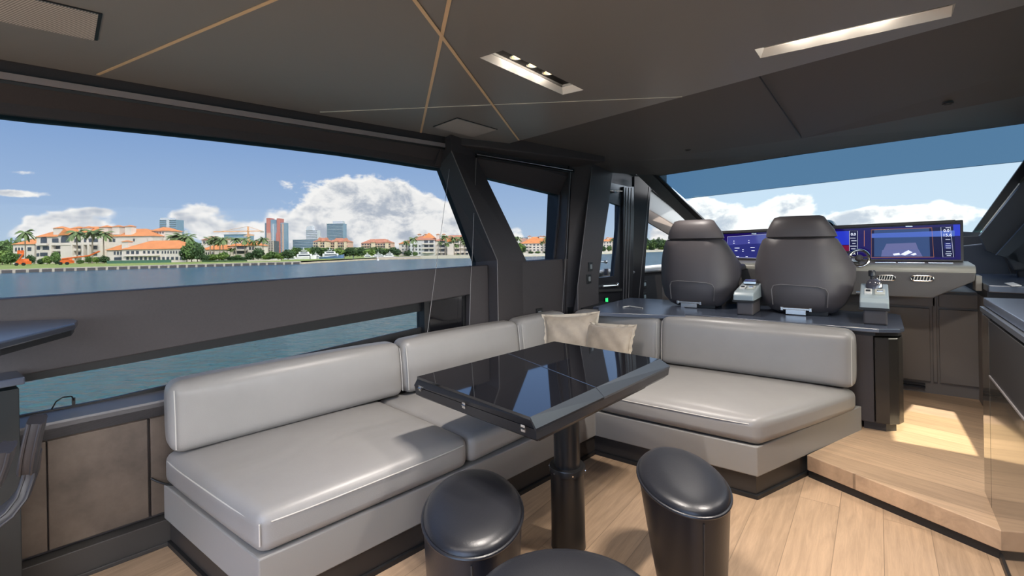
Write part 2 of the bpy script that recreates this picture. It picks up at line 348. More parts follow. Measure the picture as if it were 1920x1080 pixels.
# ================================================================ SETTING
# lower floor and raised step
mb = MB(); mb.prism([(-3.3, -3.6, 0), (2.2, -3.6, 0), (2.2, 3.6, 0), (-3.3, 3.6, 0)], (0, 0, -0.06)); struct('floor', mb, 'oak_floor', 'pale oak plank floor of the saloon')
SL = Vector((-0.355, 3.371, 0)); SR = Vector((0.418, 2.990, 0)); sdir = (SR - SL).normalized()
a_ = SL - sdir * 2.6; b_ = SR + sdir * 1.6
mb = MB(); mb.prism([(SL.x, SL.y, 0.045), (b_.x, b_.y, 0.045), (2.3, 6.9, 0.045), (-2.6, 6.9, 0.045), (-2.6, 4.04, 0.045), (-0.10, 4.04, 0.045)], (0, 0, 0.09))
struct('trim_1', mb, 'oak_step', 'raised oak step up to the helm', bevel=0.004)
mb = MB(); q = Vector((sdir.y, -sdir.x, 0)) * -0.012
mb.prism([SL + q, b_ + q, b_ + q * 6, SL + q * 6], (0, 0, 0.045)); struct('trim_2', mb, 'black_matte', 'black recessed toe strip under the step')

# ceiling panels
CZ = 2.245
ce = [(-2.544, 3.182), (0.421, 2.443), (2.0, 2.05)]
HX0, HX1, HY0, HY1 = -2.1, 0.9, -3.0, -1.15      # open roof hatch, added out of view behind to let daylight in
def line_x(y): return -2.9 + (y - 0.45) * math.tan(A8)
def ceil_slab(poly, name, m, lab, z=CZ, t=0.05): mb = MB(); mb.prism([(x, y, z) for x, y in poly], (0, 0, t)); return struct(name, mb, m, lab)
trays = [((-1.36, 1.60), (-1.24, 2.285)), ((-0.40, 2.265), (0.224, 2.395))]
def hole_ceiling():
    bm = bmesh.new()
    xs = sorted({-3.3, HX0, -1.365, -1.235, -0.405, 0.228, HX1, 2.2}); 
    ys = sorted({-3.6, HY0, HY1, 1.595, 2.29, 2.268, 2.398, 4.0})
    mbx = MB()
    def inh(x, y):
        return (HX0 < x < HX1 and HY0 < y < HY1) or (-1.365 < x < -1.235 and 1.595 < y < 2.29) or (-0.405 < x < 0.228 and 2.268 < y < 2.398)
    vs = {}; fs = []
    for i in range(len(xs) - 1):
        for j in range(len(ys) - 1):
            if inh((xs[i] + xs[i + 1]) / 2, (ys[j] + ys[j + 1]) / 2): continue
            q = []
            for (x, y) in ((xs[i], ys[j]), (xs[i], ys[j + 1]), (xs[i + 1], ys[j + 1]), (xs[i + 1], ys[j])):
                if (x, y) not in vs: vs[(x, y)] = bm.verts.new((x, y, CZ))
                q.append(vs[(x, y)])
            bm.faces.new(q)
    def cut(p, n):
        g = bm.verts[:] + bm.edges[:] + bm.faces[:]
        bmesh.ops.bisect_plane(bm, geom=g, plane_co=p, plane_no=n, clear_outer=True)
    dx = ce[1][0] - ce[0][0]; dy = ce[1][1] - ce[0][1]; cut((ce[0][0], ce[0][1], 0), (-dy, dx, 0))
    cut((line_x(0.45), 0.45, 0), tuple(-WN))
    r = bmesh.ops.extrude_face_region(bm, geom=bm.faces[:]); 
    for v in r['geom']:
        if isinstance(v, bmesh.types.BMVert): v.co.z += 0.045
    bmesh.ops.recalc_face_normals(bm, faces=bm.faces)
    me = bpy.data.meshes.new('ceiling'); bm.to_mesh(me); me.materials.append(MATS['ceiling_lacquer']); o = bpy.data.objects.new('ceiling', me); COL.objects.link(o)
    o['kind'] = 'structure'; o['label'] = 'grey lacquered ceiling panels over the saloon'
hole_ceiling()
# upper roof deck above the panels with the added hatch opening
mb = MB(); Zr = 2.42
for q in ((-3.5, 2.4, -3.7, HY0), (-3.5, 2.4, HY1, 3.0), (-3.5, HX0, HY0, HY1), (HX1, 2.4, HY0, HY1)): mb.box(*q, Zr, Zr + 0.06)
mb.box(HX0 - .03, HX0, HY0, HY1, CZ + .045, Zr); mb.box(HX1, HX1 + .03, HY0, HY1, CZ + .045, Zr); mb.box(HX0, HX1, HY0 - .03, HY0, CZ + .045, Zr); mb.box(HX0, HX1, HY1, HY1 + .03, CZ + .045, Zr)
struct('trim_3', mb, 'dark_ceiling', 'roof deck and coaming of the added hatch above the saloon')
# dark forward ceiling : flat part, then header down to the windscreen
cA, cB = onz(1190, 302, 2.2), onz(1920, 180, 2.2); cM = onz(1502, 260, 2.2)
dA, dB = ony(1237, 330, 5.2), ony(1920, 232, 5.2); dM = ony(1502, 290, 5.2)
mb = MB()
fr = [Vector((-3.0, 2.6, 2.33)), Vector((2.3, 2.0, 2.33))]
c0 = cA + (cA - cM) * 0.55; c1 = cB + (cB - cM) * 0.6; d0 = dA + (dA - dM) * 0.0; d1 = dB + (dB - dM) * 0.45
e0 = Vector((-2.75, 4.2, 2.2))
vs = [fr[0], Vector((-0.446, 2.3, 2.33)), fr[1], c0, cA, cM, cB, c1, d0, dM, dB, d1]
mb.add(vs, [(0, 1, 5, 4, 3), (1, 2, 7, 6, 5), (3, 4, 8), (4, 5, 9, 8), (5, 6, 10, 9), (6, 7, 11, 10)])
up = [v + Vector((0, 0, 0.06)) for v in vs]
mb.add(up, [(3, 4, 5, 1, 0), (5, 6, 7, 2, 1), (8, 4, 3), (8, 9, 5, 4), (9, 10, 6, 5), (10, 11, 7, 6)])
struct('trim_4', mb, 'dark_ceiling', 'dark forward ceiling and header above the helm')
mb = MB(); p, q = onz(1418, 146, 2.245), onz(1502, 258, 2.198)
mb.tube([p + Vector((0, 0, .03)), q], 0.004, 6); struct('trim_5', mb, 'black_matte', 'panel joint in the dark ceiling')
# roof shell above the helm; hidden port box added to shade the side lining
mb = MB(); mb.prism([(-3.3, 2.9, 2.46), (2.4, 2.9, 2.46), (2.2, 5.25, 2.42), (-2.6, 5.25, 2.42)], (0, 0, 0.05)); mb.box(-2.8, -1.5, 5.1, 6.2, 2.37, 2.42); struct('trim_6', mb, 'dark_ceiling', 'roof shell over the helm with an added port sun shield')

# brass inlay strips in the ceiling
def strip(a, b, wd, m, i, up=0.0):
    a = Vector((*a, CZ - 0.001 - up)); b = Vector((*b, CZ - 0.001 - up)); t = (b - a).normalized(); n = Vector((-t.y, t.x, 0)) * wd / 2
    mb = MB(); mb.prism([a - n, b - n, b + n, a + n], (0, 0, -0.003)); o = mb.build('ceiling_inlay', m); return o
def ext(a, b, k): return (b[0] + (b[0] - a[0]) * k, b[1] + (b[1] - a[1]) * k)
tag(strip((-2.837, 0.632), ext((-2.837, .632), (-1.557, 0.792), .55), 0.012, 'brass', 0), 'thin brass strip in ceiling near the top-left speaker grille', 'ceiling trim', 'brass ceiling strips')
tag(strip((-2.619, 2.398), ext((-2.619, 2.398), (-1.112, 1.152), .35), 0.014, 'brass', 1, .0005), 'brass ceiling strip ending left of the small speaker grille', 'ceiling trim', 'brass ceiling strips')
tag(strip((-2.241, 3.08), ext((-2.241, 3.08), (-1.198, 1.083), .35), 0.014, 'brass', 2, .001), 'brass ceiling strip passing between speaker grille and recessed lamps', 'ceiling trim', 'brass ceiling strips')
tag(strip((-2.66, 1.632), (-0.863, 2.75), 0.006, 'brass_pale', 3), 'hairline pale strip crossing the ceiling beside the recessed lamps', 'ceiling trim', 'brass ceiling strips')
# speaker grilles
def grille(q, label):
    q = [Vector((x, y, CZ)) for x, y in q]; t = thing('speaker_grille', label, 'speaker', sum(q, Vector()) / 4, 'ceiling speaker grilles')
    mb = MB(); mb.prism([p - Z * 0.004 for p in q], (0, 0, 0.004)); mb.build('frame', 'black_matte', t)
    c = sum(q, Vector()) / 4; qi = [c + (p - c) * 0.965 for p in q]; mb = MB(); mb.prism([p - Z * 0.007 for p in qi], (0, 0, 0.004)); mb.build('mesh_panel', 'grille_lines', t)
m = mat('grille_lines', (0.42, 0.40, 0.38), 0.6); t = m.node_tree; b = t.nodes['Principled BSDF']
wv = NN(t, 'ShaderNodeTexWave', inp={'Scale': 42.0}); co = NN(t, 'ShaderNodeTexCoord'); mp = NN(t, 'ShaderNodeMapping'); mp.inputs['Rotation'].default_value = (0, 0, math.radians(78)); L(t, co.outputs['Object'], mp.inputs[0]); L(t, mp.outputs[0], wv.inputs[0])
L(t, mixc(t, wv.outputs['Fac'], (0.22, 0.21, 0.20), (0.62, 0.59, 0.57)), b.inputs['Base Color'])
grille([(-2.369, .529), (-2.086, .48), (-2.19, -.12), (-2.473, -.07)], 'large grey ceiling speaker grille in the top left corner')
grille([(-2.424, 2.332), (-2.132, 2.263), (-2.14 - .0, 2.686), (-2.433, 2.754)], 'small grey ceiling speaker grille between the two brass strips')
# recessed lamp trays
def tray(x0, x1, y0, y1, lamps, label, along, back='black_matte'):
    t = thing('recessed_downlight', label, 'ceiling light', ((x0 + x1) / 2, (y0 + y1) / 2, CZ), 'recessed lamp trays')
    h = 0.055; th = 0.006; mb = MB()
    mb.box(x0 - th, x1 + th, y0 - th, y1 + th, CZ + h, CZ + h + .006); mb.build('tray_back', back, t)
    mb = MB(); mb.box(x0 - th, x0, y0 - th, y1 + th, CZ + .001, CZ + h); mb.box(x1, x1 + th, y0 - th, y1 + th, CZ + .001, CZ + h); mb.box(x0, x1, y0 - th, y0, CZ + .001, CZ + h); mb.box(x0, x1, y1, y1 + th, CZ + .001, CZ + h)
    mb.build('tray_side', 'tray_white', t)
    iw, ih = (.020 if x1 - x0 < .3 else .02), .030; iw2 = .036; mb = MB()      # bright flared lips on the port and forward sides
    mb.prism([(x0, y0, CZ + .001), (x0, y0, CZ + .004), (x0 + iw, y0, CZ + ih), (x0 + iw, y0, CZ + ih - .004)], (0, y1 - y0, 0))
    mb.prism([(x0, y1, CZ + .001), (x0, y1, CZ + .004), (x0, y1 - iw2, CZ + ih), (x0, y1 - iw2, CZ + ih - .004)], (x1 - x0, 0, 0)); mb.build('tray_lip', 'tray_white', t)
    for (lx, ly) in lamps:
        mb = MB(); mb.lathe((lx, ly, CZ + h - .02), [(0.034, .02), (0.034, 0), (0.028, 0), (0.027, .012)], 20); r = mb.build('lamp_ring', 'chrome', t, smooth=True)
        mb = MB(); mb.lathe((lx, ly, CZ + h - .008), [(0.026, .006), (0.026, 0), (.012, -.003), (.0, -.004)], 20); mb.build('bulb', 'lamp_glow', r, smooth=True)
tray(-1.365, -1.235, 1.595, 2.29, [(-1.29, 1.77), (-1.29, 1.90), (-1.29, 2.035)], 'recessed tray of three small golden lamps beside the crossing brass strips', 'y')
tray(-0.405, 0.228, 2.268, 2.398, [(-.245, 2.31), (-.12, 2.31), (0.01, 2.31)], 'recessed tray of three small golden lamps at the upper right ceiling edge', 'x', 'tray_metal')
def downlamp(lx, ly, e, zl=.024):
    ld = bpy.data.lights.new('downlight', 'SPOT'); ld.energy = e; ld.spot_size = math.radians(128); ld.spot_blend = 0.9; ld.color = (1, .92, .84); ld.shadow_soft_size = .03
    lo = bpy.data.objects.new('downlight', ld); lo.location = (lx, ly, CZ + zl); COL.objects.link(lo)
for (lx, ly) in ((-1.29, 1.77), (-1.29, 1.90), (-1.29, 2.035), (-.245, 2.31), (-.12, 2.31), (0.01, 2.31)):
    ld = bpy.data.lights.new('lamp_glow', 'POINT'); ld.energy = .5; ld.color = (1, .88, .74); ld.shadow_soft_size = .012
    lo = bpy.data.objects.new('lamp_glow', ld); lo.location = (lx, ly, CZ + .024); COL.objects.link(lo); downlamp(lx, ly, LAMP_W * (1.9 if lx > -1 else 1.75))
# two small round downlights in the dark ceiling over the helm
for px, py, lab in ((1777, 194, 'small round downlight in the dark ceiling at right'), (1290, 281, 'tiny round downlight in the dark ceiling above the left helm chair')):
    p = onz(px, py, 2.21); t = thing('ceiling_spot', lab, 'ceiling light', p, 'small downlights over the helm')
    mb = MB(); mb.lathe(p, [(.026, .0), (.026, -.004), (.018, -.006), (.017, 0)], 18); mb.build('bezel', 'plinth', t, smooth=True); mb = MB(); mb.lathe(p, [(.016, .0), (.016, -.002), (.001, -.003)], 12); mb.build('lens', 'steel', t)
    ld = bpy.data.lights.new('downlight', 'SPOT'); ld.energy = 42; ld.spot_size = math.radians(150); ld.spot_blend = 0.9; ld.color = (1, .93, .86); ld.shadow_soft_size = .05
    lo = bpy.data.objects.new('downlight', ld); lo.location = p - Z * .02; COL.objects.link(lo)
# four three-lamp bars added out of view to brighten the saloon
for (cx_, cy_, al) in ((-.50, .95, 0), (.16, 1.55, 0), (-1.12, .42, 1), (-1.85, -.15, 1)):
    t = thing('fill_lamp_bar', 'added fill lamp bar of three small lamps above the seating', 'ceiling light', (cx_, cy_, CZ - .03), 'added fill lamp bars out of view')
    mb = MB(); hx, hy = (.3, .06) if al == 0 else (.06, .3); mb.box(cx_ - hx, cx_ + hx, cy_ - hy, cy_ + hy, CZ - .028, CZ); mb.build('housing', 'black_matte', t)
    for k in (-1, 0, 1):
        lx, ly = (cx_ + .17 * k, cy_) if al == 0 else (cx_, cy_ + .17 * k)
        mb = MB(); mb.lathe((lx, ly, CZ - .036), [(.028, .008), (.028, .0), (.0, -.001)], 16); mb.build('bulb', 'lamp_glow', t); downlamp(lx, ly, LAMP_W * .34, -.045)

# ---------------------------------------------------------------- port wall
S0 = -4.0
mb = MB(); mb.wbox(S0, 4.6, -.22, 0.0, 0, .66); struct('wall_left', mb, 'wall_fabric', 'dark lower lining of the port side')
mb = MB(); mb.wbox(S0, .55, 0.0, .075, 0.0, .128); mb.wbox(S0, .55, .075, .082, .0, .02); struct('baseboard_left', mb, 'plinth', 'dark plinth along the port side', bevel=.004)
# brown suede panels
def wpanel(s0, s1, label):
    mb = MB(); mb.wbox(s0, s1, 0.0, .028, .146, .618); tag(mb.build('wall_panel', 'brown_suede', bevel=.003), label, 'wall panel', 'brown suede wall panels')
def spx(px, py, n=.03): return sn(wp(px, py, n))
wpanel(spx(90, 900), spx(278, 880), 'large square brown suede panel below the window left of the sofa')
wpanel(spx(283, 870), spx(283, 870) + .34, 'narrow brown suede panel tucked beside the sofa end')
wpanel(spx(88, 900) - .55, spx(87, 900), 'brown suede panel behind the piped chair')
# ledge under the low window
z0 = wp(40, 779, -.13).z; z1 = wp(40, 803, .05).z
mb = MB(); mb.wprof([(-.2, z0 - .02), (-.13, z0), (-.11, z0), (.05, z1), (.052, z1 - .010), (.0, z1 - .022), (-.0, .60), (-.2, .60)], S0, 2.95); struct('trim_7', mb, 'ledge_leather', 'padded sill below the low window')
# belt between the two windows
def beltpts(n):
    return [(-.2, 0.905), (sn(wp(640, 593)), wp(640, 593).z), (sn(wp(882, 553)), wp(882, 553).z + .004)]
sE = sn(wp(915, 500)); zT0 = 1.243; zT1 = wp(900, 497).z - .005
sB = sn(wp(880, 600))
pts = [W(S0, 0, .60), W(S0, 0, 1.24), W(.3, 0, zT0), W(sE, 0, zT1), W(sE, 0, .66), W(sB, 0, .66)] + [W(s_, 0, z_) for s_, z_ in beltpts(0)[::-1]] + [W(S0, 0, .80)]
pts = [W(S0, 0, 1.24), W(.3, 0, zT0), W(sE, 0, zT1), W(sE, 0, .66), W(sB, 0, .66)] + [W(s_, 0, z_) for s_, z_ in beltpts(0)[::-1]] + [W(S0, 0, .80)]
mb = MB(); mb.prism(pts, WN * -.055); struct('wall_left.belt' if False else 'trim_8', mb, 'wall_fabric', 'dark padded belt panel between the two port windows', bevel=.006)
mb = MB(); mb.prism([W(S0, -.055, 1.238), W(.3, -.055, zT0 - .006), W(sE, -.055, zT1 - .006), W(sE, -.055, zT1 - .06), W(S0, -.055, 1.16)], WN * -.12); struct('trim_9', mb, 'black_matte', 'black window seat above belt')
mb = MB()   # dark frame behind the belt around the low window
for (sa, za), (sb, zb) in zip([(S0, .82)] + beltpts(0), beltpts(0)):
    if sb > sa: mb.prism([W(sa, -.055, za - .005), W(sb, -.055, zb - .005), W(sb, -.055, zb + .05), W(sa, -.055, za + .05)], WN * -.07)
lt = [(sn(wp(120, 702, -.12)), wp(120, 702, -.12).z), (sn(wp(787, 583, -.12)), wp(787, 583, -.12).z)]
k = (lt[1][1] - lt[0][1]) / (lt[1][0] - lt[0][0]); sW = lt[1][0]
zt = lambda s: lt[0][1] + k * (s - lt[0][0])
mb.prism([W(S0, -.105, zt(S0)), W(sW, -.105, zt(sW)), W(sW, -.105, 1.12), W(S0, -.105, 1.12)], WN * -.05)
zb0 = wp(40, 777, -.12).z; zb1 = wp(787, 613, -.12).z
mb.prism([W(S0, -.105, .62), W(sW, -.105, .62), W(sW, -.105, zb1), W(.2, -.105, zb0), W(S0, -.105, zb0)], WN * -.018)
mb.prism([W(sW, -.06, .62), W(sW + .42, -.06, .62), W(sW + .42, -.06, 1.12), W(sW, -.06, 1.12)], WN * -.10)
struct('trim_10', mb, 'black_matte', 'black frame around the low window')
mb = MB(); mb.prism([W(sn(wp(806, 600, -.055)), -.055, .68), W(sn(wp(868, 600, -.055)), -.055, .68), W(sn(wp(868, 600, -.055)), -.055, 1.02), W(sn(wp(806, 600, -.055)), -.055, 1.0)], WN * -.005)
tag(mb.build('smoked_panel', 'black_gloss'), 'dark smoked panel beside the low window end', 'panel')
mb = MB(); mb.prism([W(S0, -.125, zb0 - .02), W(.2, -.125, zb0 - .02), W(sW + .01, -.125, zb1 - .02), W(sW + .01, -.125, zt(sW) + .02), W(S0, -.125, zt(S0) + .02)], WN * -.008); struct('window_1', mb, 'glass_side', 'low strip window onto the water')
# big window glass
GN = -.15
mb = MB(); tr_, br_ = wp(818, 318, GN), wp(886, 492, GN)
zt0 = wp(0, 221, GN).z; zt1 = wp(400, 258, GN).z; gz0 = wp(0, 553, GN).z
mb.prism([W(S0, GN, gz0 - .03), W(sn(br_) + .05, GN, br_.z - .03), W(sn(tr_) + .05, GN, tr_.z + .05), W(sn(wp(400, 258, GN)), GN, zt1 + .04), W(S0, GN, zt0 + .04)], WN * -.008); struct('window_2', mb, 'glass_side', 'large port side window')
# top frame over the big window
def zz(py, n, px=0): return wp(px, py, n).z
sP = sn(wp(851, 289, -.05))
prof = [(0.02, CZ + .12), (-.0, CZ + .12), (-.03, zz(113, -.03)), (-.03, zz(133, -.03)), (-.03, zz(148, -.03) + .0), (-.055, zz(152, -.055)), (-.13, zz(192, -.13)), (-.135, zz(212, -.135)), (-.19, zz(222, -.19)), (-.23, zz(222, -.19)), (-.23, CZ + .12)]
ringA = [W(S0, n, z) for n, z in prof]; ringB = [W(.3, n, z) for n, z in prof]
dz = wp(640, 290, GN).z - zz(222, GN)
def shift(s_, prof, q): 
    out = []
    for i, (n, z) in enumerate(prof): out.append(W(s_, n, z + (q if i in (6, 7, 8, 9) else q * .5 if i == 5 else 0)))
    return out
mb = MB(); hp = [(60, 227.0), (130, 233.8), (200, 240.7), (300, 250.8), (400, 261.7), (520, 275.5), (640, 290.5), (730, 303.8), (818, 318)]
mb.loft([ringA] + [shift(sn(wp(a, b, GN)), prof, wp(a, b, GN).z - zt0) for a, b in hp] + [shift(sn(tr_) + .45, prof, tr_.z - zt0 - .012)]); struct('trim_11', mb, 'wall_fabric', 'padded header above the large port window')
mb = MB(); mb.wprof([(-.03, zz(133, -.02)), (-.015, zz(134, -.015)), (-.015, zz(147, -.015)), (-.03, zz(148, -.02))], S0, sP)
t = thing('roller_blind', 'grey roller blind bar along the top of the large window', 'blind', W(0, -.02, 2.15)); mb.build('bottom_bar', 'blind_bar' if 'blind_bar' in MATS else mat('blind_bar', (.36, .32, .32), .45), t)
mb = MB(); mb.wprof([(-.03, zz(148, -.02)), (-.018, zz(149, -.018)), (-.02, zz(155, -.02)), (-.04, zz(155, -.04))], S0, sP + .01); mb.build('guide_rail', 'rubber', t)
mb = MB(); mb.obox(W(sP + .008, -.018, zz(141, -.02, 0)), WT * .008, WN * .014, Z * .03); mb.build('end_cap', 'black_matte', t)
# pillar between big window and middle window
def P(px, py, n): return wp(px, py, n)
mb = MB()
A1, A2 = P(806, 285, -.2), P(890, 505, -.2)
B1, B2, B3 = P(846, 283, .09), P(932, 488, .09), P(935, 640, .09)
C1, C2, C3 = P(893, 295, -.04), P(987, 489, -.04), P(987, 640, -.04)
D1, D2 = P(902, 320, -.17), P(975, 490, -.17)
Lb, La = P(885, 492, -.2), P(818, 318, -.2)
low = lambda p: Vector((p.x, p.y, .6)); hi = lambda p: Vector((p.x, p.y, 2.36))
E1 = P(913, 505, 0.0); E1b = Vector((E1.x, E1.y, .6))
vs = [La, hi(La), Lb, B1, hi(B1), B2, low(B2), C1, hi(C1), C2, low(C2), D1, hi(D1), D2, low(D2), low(Lb)]
mb.add(vs, [(0, 2, 5, 3), (1, 0, 3, 4), (2, 15, 6, 5), (3, 5, 9, 7), (4, 3, 7, 8), (5, 6, 10, 9), (7, 9, 13, 11), (8, 7, 11, 12), (9, 10, 14, 13), (1, 12, 11, 0), (0, 11, 13, 2), (2, 13, 14, 15), (1, 4, 8, 12), (15, 14, 10, 6)])
struct('trim_12', mb, 'wall_fabric', 'slanted padded pillar between the port windows')
mb = MB(); mb.tube([B1 + WN * .0015, B2 + WN * .0015, low(B2) + WN * .0015], .004, 6); struct('trim_13', mb, 'seam' if 'seam' in MATS else mat('seam', (.17, .155, .155), .5), 'pale line drawn as the crease highlight on the slanted pillar')  # paler tube stands in for the highlight along the crease
# middle window with its surround
G3 = -.12
q3 = [P(911, 328, G3), P(1053, 363, G3), P(1040, 487, G3), P(970, 489, G3)]
mb = MB(); mb.prism([q3[0] + Z * .05 - WT * .2, q3[1] + Z * .05 + WT * .05, q3[2] - Z * .04 + WT * .05, q3[3] - Z * .04 - WT * .1], WN * -.008); struct('window_3', mb, 'glass_side', 'small port window between the pillars')
sM1 = sn(q3[1]); 
mb = MB()   # header over it, sill wall under it and right jamb
u0 = sn(C1) - .35; u1 = sn(P(1068, 330, 0)) + .12
h1 = P(913, 333, -.12).z; h2 = P(1050, 366, -.12).z; s_h1 = sn(P(913, 333, -.12)); s_h2 = sn(P(1050, 366, -.12))
kz = (h2 - h1) / (s_h2 - s_h1); hz_ = lambda s_: h1 + kz * (s_ - s_h1)
ra = [(-.02, 2.36), (-.02, None, .17), (-.10, None, .035), (-.12, None, 0), (-.2, None, 0), (-.2, 2.36)]
def rg(s_): return [W(s_, r_[0], r_[1] if len(r_) == 2 else hz_(s_) + r_[2]) for r_ in ra]
mb.loft([rg(u0), rg(u1 + .4)]); struct('trim_14', mb, 'wall_fabric', 'header above the small port window')
mb = MB(); zs_ = P(1000, 487, -.02).z - .012; mb.wbox(sn(C2) - .1, u1, -.2, -.02, .6, zs_); struct('trim_15', mb, 'wall_fabric', 'dark panel below the small port window', bevel=.004)
sj = sn(P(1043, 430, -.12)); mb = MB()
j1, j2 = P(1050, 366, -.11), P(1038, 487, -.11); j3, j4 = P(1070, 345, .0), P(1058, 487, .0)
mb.prism([j1, j2, Vector((j2.x, j2.y, .6)), Vector((j4.x, j4.y, .6)), j4, j3, Vector((j3.x, j3.y, 2.3)), Vector((j1.x, j1.y, 2.3))], -WN * .1)
struct('trim_16', mb, 'wall_fabric', 'forward jamb of the small port window')
# blind rail over the small window
pa, pb = P(893, 289, .0), P(1075, 320, .0)
t = thing('blind_rail', 'thin metal blind rail above the small port window', 'blind', pa); mb = MB(); mb.tube([pa, pb], .007, 10); mb.build('rail', 'steel', t, smooth=True)
mb = MB(); mb.tube([pa - Z * .02, pb - Z * .02], .012, 10); mb.build('roller_tube', 'rubber', t, smooth=True)
mb = MB(); mb.obox(pb, WT * .012, WN * .012, Z * .012); mb.build('end_cap', 'black_matte', t)
# second pillar with light switches and its capital
mb = MB()
K1, K2, K3 = P(1110, 314, .14), P(1083, 537, .14), P(1081, 640, .14)
J1, J2 = P(1072, 318, -.02), P(1055, 640, -.02)
pw = Vector((0.999, 0.02, 0))
def off(p, py, px):  # point on a vertical plane through K-line, running forward and outboard
    return onpl(px, py, K2, pw)
R1, R2, R3 = off(None, 320, 1149), off(None, 527, 1122), off(None, 640, 1121)
K1 = onpl(1110, 314, K2, pw); K3 = Vector((K2.x, K2.y, .13)); R3 = Vector((R2.x, R2.y, .13))
J1 = Vector((J1.x, J1.y, J1.z)); J3 = Vector((J2.x, J2.y, .13))
bk = -WN * .3
def hi(p): return Vector((p.x, p.y, 2.34))
vs = [J1, J3, K1, K2, K3, R1, R2, R3, J1 + bk, J3 + bk, R1 + bk * .5, R3 + bk * .5, hi(J1), hi(K1), hi(R1), hi(J1) + bk, hi(R1) + bk * .5]
mb.add(vs, [(0, 1, 4, 3, 2), (2, 3, 6, 5), (3, 4, 7, 6), (5, 6, 7, 11, 10), (8, 9, 1, 0), (8, 10, 11, 9), (12, 0, 2, 13), (13, 2, 5, 14), (14, 5, 10, 16), (15, 8, 0, 12), (15, 16, 10, 8)])
struct('trim_17', mb, 'wall_fabric', 'padded pillar beside the side door')
mb = MB(); mb.tube([K1, K2, K3], .004, 6); struct('trim_18', mb, 'seam', 'raised seam on the door pillar')
def sw(px, py, label):
    c = onpl(px, py, K2 + pw * .003, pw); ax = Vector((-.02, .999, 0)); t = thing('light_switch', label, 'switch', c, 'rocker switches on the padded pillar')
    mb = MB(); mb.obox(c, ax * .045, pw * .006, Z * .045); mb.build('switch_plate', 'black_matte', t, bevel=.003)
    mb = MB(); mb.obox(c + pw * .007, ax * .02, pw * .004, Z * .022); mb.build('rocker', 'pod_grey', t, bevel=.002)
sw(1107, 500, 'upper square rocker switch on the padded pillar'); sw(1104, 523, 'lower square rocker switch on the padded pillar')
# beam across above the pillars and capital
mb = MB(); b1, b2, b3, b4 = onz(845, 268, 2.2), onz(1135, 312, 2.13), onz(1133, 289, 2.2), onz(940, 262, 2.24)
mb.prism([W(2.3, -.22, 2.19), W(2.3, .04, 2.19), Vector((b2.x, b2.y, 2.17)), Vector((b2.x - .35, b2.y + .1, 2.17))], (0, 0, .16)); struct('trim_19', mb, 'wall_fabric', 'padded beam above the port pillars', bevel=.01)
cc = onpl(1146, 312, K2, pw); mb = MB(); mb.obox(Vector((cc.x, cc.y, 0)) - pw * .05 + Z * (cc.z + .025), Vector((-.02, .999, 0)) * .11, pw * .10, Z * .07); struct('trim_20', mb, 'wall_fabric', 'padded block capping the door pillar', bevel=.012)

# side door
DN = WN.copy()       # door leaf faces aft-inboard a little
dp = wp(1150, 450, -.06)
def dr(px, py, o=0.0): return onpl(px, py, dp + DN * o, DN)
t = thing('door_1', 'narrow black side door with a glass pane', 'door', (dp.x, dp.y, .135)); t['kind'] = 'structure'
g = [dr(1143, 378), dr(1163, 386), dr(1151, 518), dr(1120, 521)]; o_ = [dr(1112, 335), dr(1178, 350), dr(1170, 600), dr(1096, 600)]
o_[2].z = o_[3].z = .14
mb = MB()
for i in range(4): mb.prism([o_[i], o_[(i + 1) % 4], g[(i + 1) % 4], g[i]], DN * -.05)
mb.build('frame', 'door_black' if 'door_black' in MATS else mat('door_black', (.022, .021, .024), .35), t)
mb = MB(); mb.prism([p - DN * .02 for p in g], DN * -.006); mb.build('pane', 'glass_side', t)
mb = MB(); c = dr(1156, 534, .015); ax = Z.cross(DN); mb.tube([dr(1130, 537, .02), dr(1157, 535, .02)], .012, 8); mb.lathe(c, [(.022, 0), (.022, .02), (.012, .03)], 16, DN); mb.build('door_handle', 'chrome', t, smooth=True)
mb = MB(); mb.tube([dr(1138, 357, .03), dr(1166, 358, .03)], .010, 8); mb.obox(dr(1152, 360, .03), ax * .03, DN * .02, Z * .008); mb.build('door_closer', 'chrome', t, smooth=True)
mb = MB(); mb.tube([dr(1122, 491, .0), dr(1135, 491, .0)], .007, 8); mb.lathe(dr(1135, 491, 0), [(.02, -.015), (.02, .015)], 12, ax); mb.build('latch', 'steel', t, smooth=True)
mb = MB(); mb.prism([dr(1108, 543, .01), dr(1165, 541, .01), dr(1165, 546, .01), dr(1108, 548, .01)], DN * .012); mb.build('ledge', 'plinth', t)
c = dr(1137, 564, .012); e_ = thing('exit_light', 'tiny green glowing exit pictogram on the side door', 'sign', c)
mb = MB(); mb.obox(c, ax * .028, DN * .004, Z * .040); mb.build('housing', 'black_matte', e_)
mb = MB(); c2 = c + DN * .005
for (a, b, hh, ww) in ((0, -.030, .006, .022), (-.018, 0, .03, .005), (.018, 0, .03, .005), (0, .004, .018, .006), (0, .024, .006, .010)): mb.obox(c2 + ax * a + Z * b, ax * ww, DN * .001, Z * hh)
mb.build('pictogram', 'green_light', e_)
